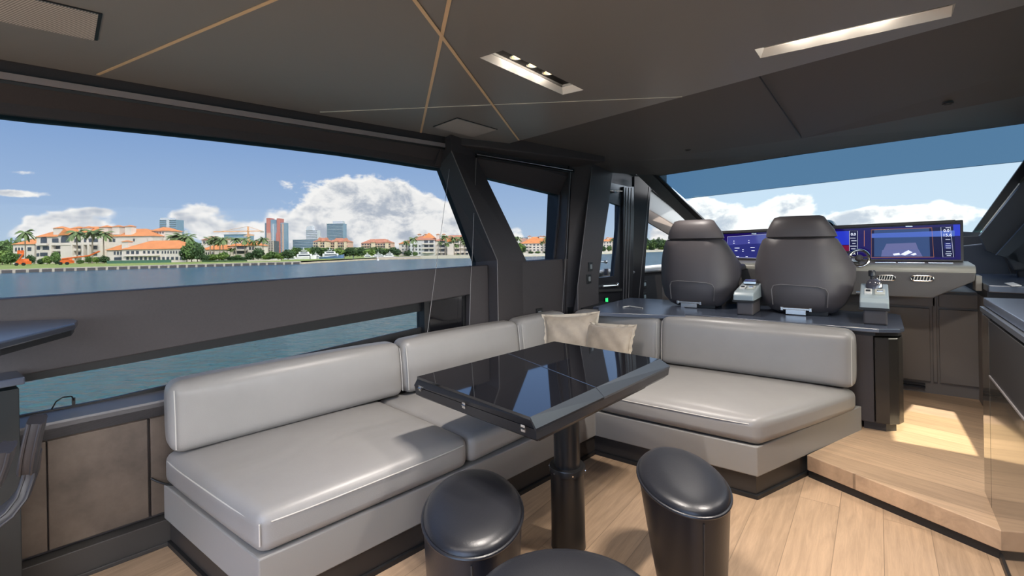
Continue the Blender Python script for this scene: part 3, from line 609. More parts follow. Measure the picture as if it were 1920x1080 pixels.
# jamb stripes and dark column forward of the door
mb = MB(); j = [dr(1172, 350, .02), dr(1196, 352, .02)]
tops = [onpl(x, 350, dp + DN * .03, DN) for x in (1170, 1190)]; bots = [onpl(x, 590, dp + DN * .03, DN) for x in (1165, 1183)]
mb.prism([tops[0], tops[1], Vector((bots[1].x, bots[1].y, .14)), Vector((bots[0].x, bots[0].y, .14))], DN * -.12); struct('trim_21', mb, 'door_black', 'grooved forward jamb of the side door')
mb = MB()
for k in range(3): a = onpl(1174 + 5 * k, 352, dp + DN * .033, DN); b = onpl(1168 + 5 * k, 580, dp + DN * .033, DN); mb.tube([a, b], .004, 6)
struct('trim_22', mb, 'seam', 'pale grooves on the door jamb')
mb = MB(); cp = dp + WT * .22; CN = Vector((.80, -.6, 0)).normalized()
def cl(px, py): return onpl(px, py, onpl(1190, 450, dp + DN * .03, DN), CN)
T1, T2, B1_, B2_ = cl(1190, 347), cl(1222, 350), cl(1184, 590), cl(1197, 590); B1_.z = B2_.z = .14; T1.z = T2.z = T1.z + .1
mb.prism([T1, T2, B2_, B1_], CN * -.06); struct('trim_23', mb, 'door_black', 'black column forward of the side door')
mb = MB(); mb.tube([cl(1217, 350), cl(1195, 590)], .006, 6); struct('trim_24', mb, 'seam', 'pale strip painted as the lit edge of the black column')  # lightness of this tube imitates light on the column edge
# forward side window and lining
q = lambda px, py, n=-.1: wp(px, py, n)
mb = MB(); mb.prism([q(1180, 380), q(1300, 445), q(1300, 520), q(1180, 512)], WN * -.008); struct('window_4', mb, 'glass_side', 'forward port side window beside the helm')
mb = MB(); a = [q(1180, 508, -.08), q(1330, 497, -.08), q(1330, 700, -.08), q(1180, 700, -.08)]; a[2].z = a[3].z = .14
a[1] = wp(1330, 500, -.08); a[2] = Vector((a[1].x, a[1].y, .14)); a[3] = Vector((a[0].x, a[0].y, .14)); mb.prism(a, WN * -.1); struct('trim_25', mb, 'door_black', 'black lining below the forward side window')
mb = MB(); mb.tube([q(1180, 511, -.05), q(1330, 499, -.05)], .02, 8); struct('trim_26', mb, 'ledge_leather', 'padded sill of the forward side window')
def fsw(px, py, label):
    c = wp(px, py, -.07); t = thing('rocker_switch', label, 'switch', c, 'rocker switches under the forward side window')
    mb = MB(); mb.obox(c, WT * .05, WN * .006, Z * .045); mb.build('switch_plate', 'black_matte', t, bevel=.003); mb = MB(); mb.obox(c + WN * .008, WT * .022, WN * .004, Z * .02); mb.build('rocker', 'pod_grey', t)
fsw(1208, 533, 'upper rocker switch on the black lining beside the left helm seat'); fsw(1208, 556, 'lower pale rocker switch on the black lining beside the left helm seat')

# windscreen and its pillars
mb = MB(); mb.prism([wp(1085, 250, -.16), wp(1250, 250, -.16), wp(1250, 352, -.16), wp(1170, 352, -.16), wp(1085, 345, -.16)], WN * -.04); struct('trim_43', mb, 'wall_fabric', 'black panel above the side door')
mb = MB(); mb.prism([wp(1152, 300, -.1), wp(1243, 345, -.1), wp(1243, 353, -.1), wp(1152, 307, -.1)], WN * -.05); struct('trim_44', mb, 'plinth', 'padded rail above the side door')
tl, tr2 = ony(1237, 330, 5.2), ony(1930, 230.5, 5.2); bl, br2 = ony(1357, 437, 6.6), ony(1830, 436, 6.6); 
def lerp(a, b, t): return a + (b - a) * t
kb = 0.0
def ws(px, py):   # point on the raked windscreen plane
    n = (tr2 - tl).cross(bl - tl).normalized(); return onpl(px, py, tl, n)
band = [ws(1237, 330), ws(1502, 291), ws(1935, 229.5), ws(1935, 302), ws(1700, 325), ws(1500, 348), ws(1290, 372)]
clear = [ws(1290, 372), ws(1500, 348), ws(1700, 325), ws(1935, 302), ws(1832, 437), ws(1352, 440)]
nw = (tr2 - tl).cross(bl - tl).normalized()
mb = MB(); mb.prism([ws(1232, 328), ws(1502, 288), ws(1990, 218)] + [ws(1990, 296)] + [ws(1700, 325), ws(1500, 348), ws(1284, 373)], nw * .006); struct('window_5', mb, 'glass_band', 'blue tinted sun band along the top of the windscreen')
mb = MB(); mb.prism([ws(1284, 373), ws(1500, 348), ws(1700, 325), ws(1990, 296), ws(1990, 452), ws(1362, 470)], nw * .006); struct('window_6', mb, 'glass_front', 'clear lower part of the windscreen')
def bar(name, pts, m, lab, thick):
    mb = MB(); mb.prism(pts, thick); return struct(name, mb, m, lab)
inw = Vector((0, -1, 0)) * .05
bar('trim_27', [ws(1222, 326), ws(1237, 330), ws(1362, 452), ws(1350, 462), ws(1330, 440)], 'black_matte', 'black edge of the port windscreen pillar', inw)
apo = Vector((0, -.12, 0))
bar('trim_28', [ws(1190, 320) + inw, ws(1228, 328) + inw, ws(1352, 455) + inw, ws(1335, 470) + inw, ws(1290, 415) + inw], 'pillar_grey' if 'pillar_grey' in MATS else mat('pillar_grey', (.09, .098, .102), .5), 'grey lining of the port windscreen pillar', Vector((0, -.03, 0)))
# sloping side lining between column and pillar
sl = lambda px, py: onpl(px, py, wp(1222, 380, -.03), Vector((.93, -.36, 0)).normalized())
bar('trim_29', [sl(1215, 300), sl(1222, 358), sl(1300, 420), sl(1345, 470), sl(1385, 470), sl(1230, 325)], 'console_leather', 'dark padded roof rail over the forward side window', -WN * .04)
bar('trim_30', [sl(1216, 352), sl(1214, 392), sl(1300, 445), sl(1340, 452), sl(1225, 356)], 'pillar_grey', 'grey lining over the forward side window', -WN * .02)
bar('trim_31', [sl(1213, 390), sl(1211, 414), sl(1255, 440), sl(1300, 462), sl(1310, 448)], 'suede_tan' if 'suede_tan' in MATS else mat('suede_tan', (.13, .105, .09), .7), 'brown lining strip over the forward side window', -WN * .02)
mb = MB(); mb.tube([sl(1222, 356) + WN * .01, sl(1300, 418) + WN * .01], .018, 8); struct('trim_32', mb, 'ledge_leather', 'rounded edge of the roof rail')
# starboard pillar
bar('trim_33', [ws(1960, 245), ws(1925, 292), ws(1822, 436), ws(1838, 440), ws(1985, 260)], 'pillar_dark' if 'pillar_dark' in MATS else mat('pillar_dark', (.035, .035, .038), .5), 'dark edge of the starboard windscreen pillar', inw)
bar('trim_34', [ws(1975, 258) + inw, ws(1834, 438) + inw, ws(1842, 440) + inw, ws(1990, 265) + inw], 'chrome', 'pale strip along the starboard windscreen pillar', Vector((0, -.01, 0)))
sp = lambda px, py: ony(px, py, 5.9)
bar('trim_35', [sp(1960, 290), sp(1838, 442), sp(1850, 470), sp(1990, 520), sp(2050, 300)], 'console_leather', 'dark padded lining beside the starboard pillar', Vector((0, .1, 0)))
bar('trim_36', [ony(1985, 350, 5.7), ony(1868, 478, 5.7), ony(1888, 482, 5.7), ony(1990, 400, 5.7)], 'pillar_grey', 'grey fold in the starboard lining', Vector((0, .05, 0)))
bar('trim_37', [ony(1800, 434, 6.5), ony(1845, 436, 6.5), ony(1840, 460, 6.5), ony(1800, 458, 6.5)], 'pillar_grey', 'dash edge below the windscreen corner', Vector((0, .1, 0)))
mb = MB(); a = ony(1340, 459, 6.3); b = ony(1850, 459, 6.3); mb.box(a.x - .42, b.x + 1.3, 6.25, 6.9, .14, 1.42); struct('trim_38', mb, 'console_leather', 'dash structure below the windscreen')

mb = MB(); g_ = [ws(1990, 205), ws(1990, 455), Vector((1.49, 6.28, 1.3)), Vector((1.49, 5.2, 2.40))]; mb.prism(g_, (.0, .05, .02)); struct('trim_45', mb, 'console_leather', 'lining between windscreen and starboard shell')
# starboard and aft shell (outside the frame; sunlight enters by its window)
XR = 1.5; kt = math.tan(SUN_EL)
def up_to_wall(x, y): k = (XR - x) / SUN_H.x; return Vector((XR, y + SUN_H.y * k, .135 + k * kt))
Wn = [up_to_wall(.159, 4.85), up_to_wall(.434, 4.82), up_to_wall(.461, 3.74), up_to_wall(-.075, 3.85)]
bm = bmesh.new(); outer = [bm.verts.new((XR, y, z)) for y, z in ((3.2, 0), (6.3, 0), (6.3, 2.45), (3.2, 2.45))]; inner = [bm.verts.new(p) for p in (Wn[2], Wn[1], Wn[0], Wn[3])]
for i in range(4): bm.faces.new((outer[i], outer[(i + 1) % 4], inner[(i + 1) % 4], inner[i]))
r = bmesh.ops.extrude_face_region(bm, geom=bm.faces[:])
for v in r['geom']:
    if isinstance(v, bmesh.types.BMVert): v.co.x += .05
bmesh.ops.recalc_face_normals(bm, faces=bm.faces); me = bpy.data.meshes.new('wall_right'); bm.to_mesh(me); me.materials.append(MATS['wall_fabric']); o = bpy.data.objects.new('wall_right', me); COL.objects.link(o); o['kind'] = 'structure'
mb = MB(); pA = Wn[2].lerp(Wn[1], .80); pB = Wn[3].lerp(Wn[0], .80)
mb.prism([Wn[2], pA, pB, Wn[3]], (.006, 0, 0)); struct('window_7', mb, 'glass_clear', 'starboard pane that tints the sunlight')
mb = MB(); mb.box(1.9, 1.96, -1.3, 3.2, 0, 1.40); mb.box(1.9, 1.96, -1.3, 3.2, 1.98, 2.45); mb.box(1.9, 1.96, 3.0, 3.2, 1.40, 1.98); mb.box(1.9, 1.96, -1.35, -1.25, 1.40, 1.98); mb.box(1.96, 3.35, -1.6, 3.5, 2.40, 2.45); mb.box(1.5, 1.96, 3.2, 3.25, 0, 2.45); mb.box(1.9, 1.96, -3.6, -1.3, 0, .9); mb.box(1.9, 1.96, -3.6, -1.3, 2.1, 2.45); mb.box(1.9, 1.96, -3.6, -3.4, .9, 2.1)  # outer overhang added unseen to keep direct sun off the openings
struct('wall_back', mb, 'wall_fabric', 'starboard shell aft with an added overhang against the sun')
mb = MB(); mb.box(-3.5, -3.1, -3.65, -3.6, 0, 2.45); mb.box(1.7, 1.96, -3.65, -3.6, 0, 2.45); mb.box(-3.5, 1.96, -3.65, -3.6, 2.2, 2.45); struct('trim_39', mb, 'wall_fabric', 'frame of the open aft doors')

# ================================================================ SOFA
def fl(y, z=0): t = (y - .84) / 2.08; return Vector((-1.83 + .30 * t, y, z))       # port run front edge
UL = (fl(2.92) - fl(.84)).normalized(); UN = Vector((UL.y, -UL.x, 0))
corner = Vector((-1.532, 2.922, 0)); ch1 = Vector((-.542, 2.92, 0)); ch2 = Vector((-.10, 4.02, 0))
sofa = thing('corner_sofa', 'grey leather corner sofa on a dark plinth beside the table', 'sofa', (-1.9, 2.9, 0))
bl_ = Vector((-2.80, .95, 0)); f0 = fl(.845)
base_poly = [f0, corner, ch1, ch2, Vector((-2.25, 4.02, 0)), Vector((-2.83, .845 + .0, 0))]
base_poly = [f0, corner, ch1, ch2, Vector((-2.33, 4.02, 0)), Vector((-2.79, .845, 0))]
mb = MB(); mb.prism([p + Z * .128 for p in base_poly], Z * .165); mb.build('base', 'grey_base', sofa, bevel=.006)
def inset(poly, d):
    n = len(poly); out = []
    area = sum(poly[i].x * poly[(i + 1) % n].y - poly[(i + 1) % n].x * poly[i].y for i in range(n)); sg = 1 if area > 0 else -1
    for i in range(n):
        e1 = (poly[i] - poly[i - 1]).normalized(); e2 = (poly[(i + 1) % n] - poly[i]).normalized()
        n1 = Vector((-e1.y, e1.x, 0)) * sg; n2 = Vector((-e2.y, e2.x, 0)) * sg; b = (n1 + n2); b = b / max(.3, b.dot(n1)); out.append(poly[i] + b * d)
    return out
kp = inset(base_poly, .018); kp[-2] = Vector((-2.3, 4.0, 0))
mb = MB(); mb.prism([p + Z * .022 for p in kp], Z * .106); mb.build('plinth', 'kick_black', sofa, bevel=.003)
mb = MB(); mb.prism([p for p in inset(base_poly, .004)], Z * .022); mb.build('foot_strip', 'black_matte', sofa)
zs0, zs1 = .294, .452
def seam(path, parent, r=.0028): mb = MB(); mb.tube(path, r, 6); mb.build('piping', 'stitch', parent, smooth=True)
g1f, g1b = fl(1.835), Vector((-2.72, 1.97, 0))
# seat one: port side
qa = [fl(.85), g1f, Vector((-2.60, 1.955, 0)), Vector((-2.80, .85, 0))]
qa = [qa[3], qa[0], qa[1], qa[2]]
mb = MB(); mb.cushion(qa, zs0, zs1, .045, .018, .010, N=26, wr=.0022, ph=1.0); s1 = mb.build('seat_cushion', 'grey_leather', sofa, smooth=True)
e = .006
def seamline(a, b, z, out_, n=14, sag=.010):
    pts = []
    for i in range(n + 1):
        t = i / n; k = max(0, 1 - (2 * t - 1) ** 4); p = a.lerp(b, t) + out_ * (sag * k + .0015); p.z = z; pts.append(p)
    return pts
zs = zs1 - .036
seam(seamline(fl(.89) , fl(1.80), zs, UN), s1); seam(seamline(Vector((-2.74, .85, 0)), fl(.85) - UN * .04, zs, Vector((0, -1, 0))), s1)
seam([fl(.852, zs - .0) + UN * -.010 + Vector((0, .0, 0)), fl(.852, zs0 + .04) + UN * -.010], s1)
# corner seat
qb = [Vector((-2.60, 1.965, 0)), fl(1.842), corner + Vector((-.0, -.0, 0)), Vector((-2.30, 3.78, 0))]
mb = MB(); mb.cushion([Vector((-2.62, 1.965, 0)), fl(1.845), corner + Vector((.012, .86, 0)), Vector((-2.34, 3.86, 0))], zs0, zs1 - .012, .045, .010, .002, N=22, wr=.0015, ph=2.3); s2 = mb.build('seat_cushion', 'grey_leather', sofa, smooth=True)
# starboard seat
qc = [corner + Vector((.006, -.0, 0)), ch1 + Vector((.01, 0, 0)), Vector((-.115, 3.88, 0)), Vector((-1.50, 3.84, 0))]
mb = MB(); mb.cushion(qc, zs0, zs1 - .004, .05, .022, .014, N=26, wr=.0015, ph=.4); s3 = mb.build('seat_cushion', 'grey_leather', sofa, smooth=True)
seam(seamline(corner + Vector((.05, 0, 0)), ch1 - Vector((.04, 0, 0)), zs - .004, Vector((0, -1, 0)), sag=.014), s3)
de = (ch2 - ch1).normalized(); seam(seamline(ch1 + de * .04, ch1 + de * .86, zs - .004, Vector((de.y, -de.x, 0)), sag=.014), s3)
# back cushions
def bk_(fa, fb, th, z0, z1, par, r=.05, name='back_cushion', n=None):
    fa = Vector((*fa, 0)); fb = Vector((*fb, 0)); t = (fb - fa).normalized(); n = Vector((-t.y, t.x, 0))   # n away from the seat
    mb = MB(); mb.cushion([fa, fb, fb + n * th, fa + n * th], z0, z1, r, .010, .012, N=18, tilt=tuple(n * .018)); o = mb.build(name, 'grey_leather', par, smooth=True)
    for tt, sgn in ((0, -1), (1, 1)):
        c = fa.lerp(fb, tt) + t * (.018 * -sgn if False else -sgn * .012) + n * .006
        pts = [c + Z * z - n * (.004 + .007 * max(0, 1 - ((z - (z0 + z1) / 2) / ((z1 - z0) / 2)) ** 2)) + n * .018 * ((z - (z0 + z1) / 2) / ((z1 - z0) / 2)) for z in [z0 + .03 + (z1 - z0 - .06) * i / 8 for i in range(9)]]
        seam(pts, o, .0024)
    return o
bk_((-2.665, .845), (-2.475, 2.075), .17, .462, .795, sofa)
bk_((-2.470, 2.095), (-2.300, 3.135), .17, .458, .800, sofa)
bk_((-2.295, 3.15), (-2.215, 3.755), .17, .458, .805, sofa)
bk_((-2.20, 3.775), (-1.405, 3.765), .18, .458, .812, sofa)
bk_((-1.385, 3.76), (-.13, 3.77), .20, .462, .822, sofa)
# ---- throw cushions
def pillow(c, wv, hv, nv, w_, h, t, name, label):
    c = Vector(c); wv = Vector(wv).normalized(); hv = Vector(hv).normalized(); nv = wv.cross(hv).normalized(); N = 22
    th = thing(name, label, 'cushion', (c.x, c.y, c.z - h / 2), 'taupe throw cushions'); mb = MB(); rings = []
    def pt(i, j, s):
        a = -1 + 2 * i / N; b = -1 + 2 * j / N
        k = (max(0, (1 - a * a)) ** .5) * (max(0, (1 - b * b)) ** .5)
        pin = 1 - .10 * (1 - abs(a) ** 2) * (abs(b) ** 3); pin2 = 1 - .12 * (1 - abs(b) ** 2) * (abs(a) ** 3)
        wr = .006 * math.sin(a * 9 + b * 7) * k + .004 * math.sin(a * 17 - b * 11) * (1 - k)
        return c + wv * (a * w_ / 2 * pin2) + hv * (b * h / 2 * pin) + nv * s * (t / 2 * k ** .8 + wr * .8)
    for s in (1, -1):
        vs = [pt(i, j, s) for j in range(N + 1) for i in range(N + 1)]; fs = []
        for j in range(N):
            for i in range(N):
                a = j * (N + 1) + i; f = (a, a + 1, a + N + 2, a + N + 1); fs.append(f if s > 0 else f[::-1])
        mb.add(vs, fs)
    mb.build('cover', 'taupe_velvet', th, smooth=True)
    per = [pt(i, 0, 1) for i in range(N)] + [pt(N, j, 1) for j in range(N)] + [pt(N - i, N, 1) for i in range(N)] + [pt(0, N - j, 1) for j in range(N)]
    mb = MB(); n = len(per); vs = []; fs = []
    for k, p in enumerate(per):
        o_ = (p - c); o_ = (o_ - nv * o_.dot(nv)).normalized(); wgl = .008 * math.sin(k * 1.9)
        vs += [p + nv * .004, p + o_ * .022 + nv * (wgl + .004), p + o_ * .022 + nv * (wgl - .004), p - nv * .004]
    for k in range(n):
        a = 4 * k; b = 4 * ((k + 1) % n)
        for q in range(4): fs.append((a + q, a + (q + 1) % 4, b + (q + 1) % 4, b + q))
    mb.add(vs, fs); mb.build('flange', 'taupe_edge', th, smooth=True)
pillow((-2.06, 3.52, .635), (.86, .5, .06), (-.10, .20, 1), None, .46, .38, .13, 'throw_cushion', 'taupe throw cushion in the sofa corner, behind the other')
pillow((-1.73, 3.53, .60), (.97, -.10, .05), (.04, .28, 1), None, .44, .34, .13, 'throw_cushion', 'taupe throw cushion leaning in front of the other one')

# ================================================================ TABLE
T_ = [onz(782, 706, .78), onz(994, 782, .78), onz(1237, 673, .78), onz(1039, 640, .78)]   # A near-left, B near-right, D far-right, C far-left
A_, B_, D_, C_ = T_
cen = (A_ + B_ + C_ + D_) / 4
pole = Vector((0, 0, 0)); dd = ray(1064, 900); dd = Vector((dd.x, dd.y, 0)); 
pole = Vector((dd.x, dd.y, 0)) / dd.dot(F) * 2.30 
tb = thing('pedestal_table', 'black folding table with mirror-gloss top on a round column', 'table', (pole.x, pole.y, 0))
n_r = Vector(((D_ - B_).y, -(D_ - B_).x, 0)).normalized(); 
B2o, D2o = onz(1005, 805, .735), onz(1256, 686, .735); bo_ = (B2o - B_); D2o = Vector((D_.x + bo_.x * .95, D_.y + bo_.y + .0, .735)); D2o = onz(1256, 687, .735)
top_in = [A_, B_, D_, C_]
m1 = A_.lerp(C_, .5); 
G1, G2 = onz(955, 663, .78), onz(1122, 728, .78)
tG = (G2 - B_).dot(D_ - B_) / (D_ - B_).length_squared; G2 = B_.lerp(D_, tG); G1 = A_.lerp(C_, (G1 - A_).dot(C_ - A_) / (C_ - A_).length_squared)
mb = MB(); mb.prism([A_, B_, G2, G1], Z * -.012); mb.build('leaf', 'black_gloss', tb)
g = (C_ - A_).normalized() * .004
mb = MB(); mb.prism([G1 + g, G2 + g, D_, C_], Z * -.012); mb.build('leaf', 'black_gloss', tb)
mb = MB(); mb.tube([G1 + Z * .0008 + (C_ - A_).normalized() * .002, G2 + Z * .0008 + (C_ - A_).normalized() * .002], .0016, 6); mb.build('leaf_joint', 'steel', tb)
# frame: bevelled right edge, near edge, far edges
dn = -Z * .045
lo = [Vector((p.x, p.y, .735)) for p in (A_, B_, D_, C_)]
on = (B_ - A_).normalized(); ne = Vector((-(on.y), on.x, 0)) * -1
A2 = A_ + (A_ - C_).normalized() * .012 - (B_ - A_).normalized() * .012; A2.z = .735
C2_ = C_ + (C_ - D_).normalized() * .01; C2_.z = .735
mb = MB(); up_ = [p - Z * .0125 for p in (A_, B_, D_, C_)]
zt_ = .779
ring0 = [Vector((p.x, p.y, .767)) for p in (A_, B_, D_, C_)]
ring_top = [A_ - Z * .001, B_ - Z * .001, D_ - Z * .001, C_ - Z * .001]
ring_mid = [A2, B2o, D2o, C2_]
cc_ = sum(ring_mid, Vector()) / 4
mb.loft([[p - Z * .012 for p in ring_top][::-1], ring_mid[::-1]])
def quad(a, b, c, d): return [a, b, c, d]
out = Vector((0, 0, 0))
mb.prism([B_ + Vector((0, 0, .0)), B2o, B2o.lerp(D2o, tG), G2], -Z * .012)
mb.build('upper_frame', 'table_frame', tb)
mb = MB(); mb.prism([B_ + Z * .0005, B2o + Z * .002, B2o.lerp(D2o, tG) + Z * .002, G2 + Z * .0005], -Z * .010); mb.prism([G2 + g + Z * .0005, B2o.lerp(D2o, tG + .003) + Z * .002, D2o + Z * .002, D_ + Z * .0005], -Z * .010); mb.build('edge_flap', 'bevel_edge' if 'bevel_edge' in MATS else mat('bevel_edge', (.035, .042, .052), .30, spec=.6), tb)
sc_ = lambda p, k, z: Vector((cc_.x + (p.x - cc_.x) * k, cc_.y + (p.y - cc_.y) * k, z))
mb = MB(); mb.loft([[sc_(p, .996, .731) for p in ring_mid][::-1], [sc_(p, .985, .690) for p in ring_mid][::-1], [sc_(p, .94, .672) for p in ring_mid][::-1]]); mb.build('lower_leaf', 'table_frame', tb)
mb = MB(); mb.loft([[sc_(p, .86, .671) for p in ring_mid][::-1], [sc_(p, .78, .625) for p in ring_mid][::-1]]); mb.build('under_box', 'kick_black', tb, bevel=.004)
for px, py in ((788, 724), (870, 758), (981, 800)):
    nn = Vector((on.y, -on.x, 0)); c = onpl(px, py, A2 + nn * .001, nn); c.z = .734
    mb = MB(); mb.obox(c, on * .011, nn * .0025, Z * .013); mb.tube([c - on * .013 + nn * .003, c + on * .013 + nn * .003], .0035, 8); mb.build('hinge', 'chrome', tb)
mb = MB(); mb.lathe(pole + Z * .38, [(.062, 0), (.062, .29), (.10, .292), (.10, .30)], 36); mb.build('upper_column', 'column_black' if 'column_black' in MATS else mat('column_black', (.018, .017, .017), .32, spec=.5), tb, smooth=True)
mb = MB(); mb.lathe(pole, [(.082, 0), (.080, .03), (.079, .30), (.079, .355)], 36); mb.build('lower_column', 'column_black', tb, smooth=True)
mb = MB(); mb.lathe(pole + Z * .355, [(.064, .028), (.084, .028), (.086, .024), (.086, 0), (.079, -.004)], 36); mb.build('collar', 'column_black', tb, smooth=True)
for k in range(6):
    a = k * math.pi / 3 + .3; mb = MB(); mb.lathe(pole + Vector((.086 * math.cos(a), .086 * math.sin(a), .366)), [(.004, 0), (.004, .003)], 8, (math.cos(a), math.sin(a), 0)); mb.build('screw', 'steel', tb)

# ================================================================ POUFS
def pouf(near, far, halfw, H, label, br=.165, up=.0):
    near = Vector((*near, 0)); far = Vector((*far, 0)); c = (near + far) / 2; dv = (far - near).normalized(); a = (far - near).length / 2
    th = thing('pouf', label, 'stool', (c.x, c.y, 0), 'black leather poufs'); mb = MB(); rings = []
    bc = near + dv * (br + .02)
    for i in range(13):
        t = i / 12; z = .012 + (H - .055) * t; k = t ** .85
        rings.append(ell(bc.lerp(c, k), br + (a - br) * k, br * .92 + (halfw - br * .92) * k, dv, z, 48))
    mb.loft([ [Vector((p.x, p.y, 0)) for p in rings[0]] ] + rings); mb.build('body', 'black_leather', th, smooth=True)
    mb = MB(); z0 = H - .045; prof = [(1.0, 0), (1.006, .008), (.988, .022), (.94, .033), (.84, .040), (.6, .045), (.35, .047), (.05, .0475)]
    mb.loft([ell(c, a * k, halfw * (1 - (1 - k) * a / halfw * .98) if k > .6 else halfw * k, dv, z0 + h, 48) for k, h in prof]); mb.build('seat_top', 'black_leather', th, smooth=True)
    mb = MB(); mb.tube(ell(c, a * 1.008, halfw * 1.012, dv, z0 + .006, 56), .0065, 8, closed=True); mb.build('piping', 'black_leather', th, smooth=True)
    sd_ = []
    for i in range(10):
        t = i / 9; z = .02 + (H - .08) * t; k = t ** .85; cc = bc.lerp(c, k); aa = br + (a - br) * k; sd_.append(cc - dv * (aa + .001) + Z * z)
    mb = MB(); mb.tube(sd_, .0035, 6); mb.build('side_seam', 'seam_dark' if 'seam_dark' in MATS else mat('seam_dark', (.05, .05, .05), .5), th, smooth=True)
def pz(px, py, z): p = onz(px, py, z); return (p.x, p.y)
pouf(pz(884, 1052, .425), pz(889, 873, .465), .185, .47, 'black leather pouf at left in front of the long sofa run')
pouf(pz(1320, 975, .425), pz(1246, 832, .465), .172, .47, 'black leather pouf at right with creased top', br=.128)
pouf((-.56, .92), pz(1062, 1019, .46), .272, .465, 'black pouf cut off by the bottom edge of the photo', br=.2)

# ================================================================ HELM BENCH CABINET
hb = thing('helm_seat_cabinet', 'dark cabinet behind the sofa carrying both helm chairs', 'cabinet', (-1, 4.4, .135))
pl = [(-2.1, 4.035), (-.02, 4.035), (.03, 4.05), (.115, 4.13), (.125, 4.2), (.125, 4.80), (-2.1, 4.80)]
mb = MB(); mb.prism([(x, y, .19) for x, y in [(-2.1, 4.035), (-.03, 4.035), (-.03, 4.8), (-2.1, 4.8)]], Z * .60); mb.build('body', 'wall_fabric', hb, bevel=.006)
mb = MB(); mb.prism([(x, y, .19) for x, y in [(-.026, 4.03), (.05, 4.045), (.10, 4.08), (.125, 4.14), (.125, 4.80), (-.026, 4.8)]], Z * .575); mb.build('door', 'bronze_black' if 'bronze_black' in MATS else mat('bronze_black', (.028, .026, .024), .16, spec=.7), hb, bevel=.008)
mb = MB(); mb.prism([(x, y, .135) for x, y in [(-.09, 4.07), (.03, 4.07), (.085, 4.12), (.085, 4.75), (-.09, 4.75)]], Z * .055); mb.build('plinth', 'kick_black', hb)
mb = MB(); mb.prism([(x, y, .80) for x, y in [(-2.1, 4.0), (-.0, 4.0), (.11, 4.06), (.135, 4.14), (.135, 4.78), (.08, 4.84), (-2.1, 4.84)]], Z * .028); mb.build('top', 'counter_top', hb, bevel=.005)
mb = MB(); mb.prism([(x, y, .775) for x, y in [(-2.1, 4.03), (-.02, 4.03), (.10, 4.09), (.12, 4.16), (.12, 4.78), (-2.1, 4.78)]], Z * .025); mb.build('shadow_strip', 'black_matte', hb)
# side shelf beyond the sofa corner
mb = MB(); p = [onz(1122, 586, .835), onz(1285, 592, .835), onz(1283, 573, .835), onz(1262, 573, .835), onz(1228, 580, .835), onz(1122, 575, .835)]
mb.prism(p, -Z * .03); mb.build('raised_shelf', 'counter_top', hb, bevel=.003)
mb = MB(); mb.tube([onz(1168, 576, .84), onz(1180, 574, .842), onz(1205, 578, .84)], .006, 6); mb.build('edge_trim', 'stitch', hb)
mb = MB(); a = onz(1160, 590, .8); mb.box(-2.5, -2.1, 4.06, 4.6, .14, .80); mb.build('side_filler', 'black_matte', hb)

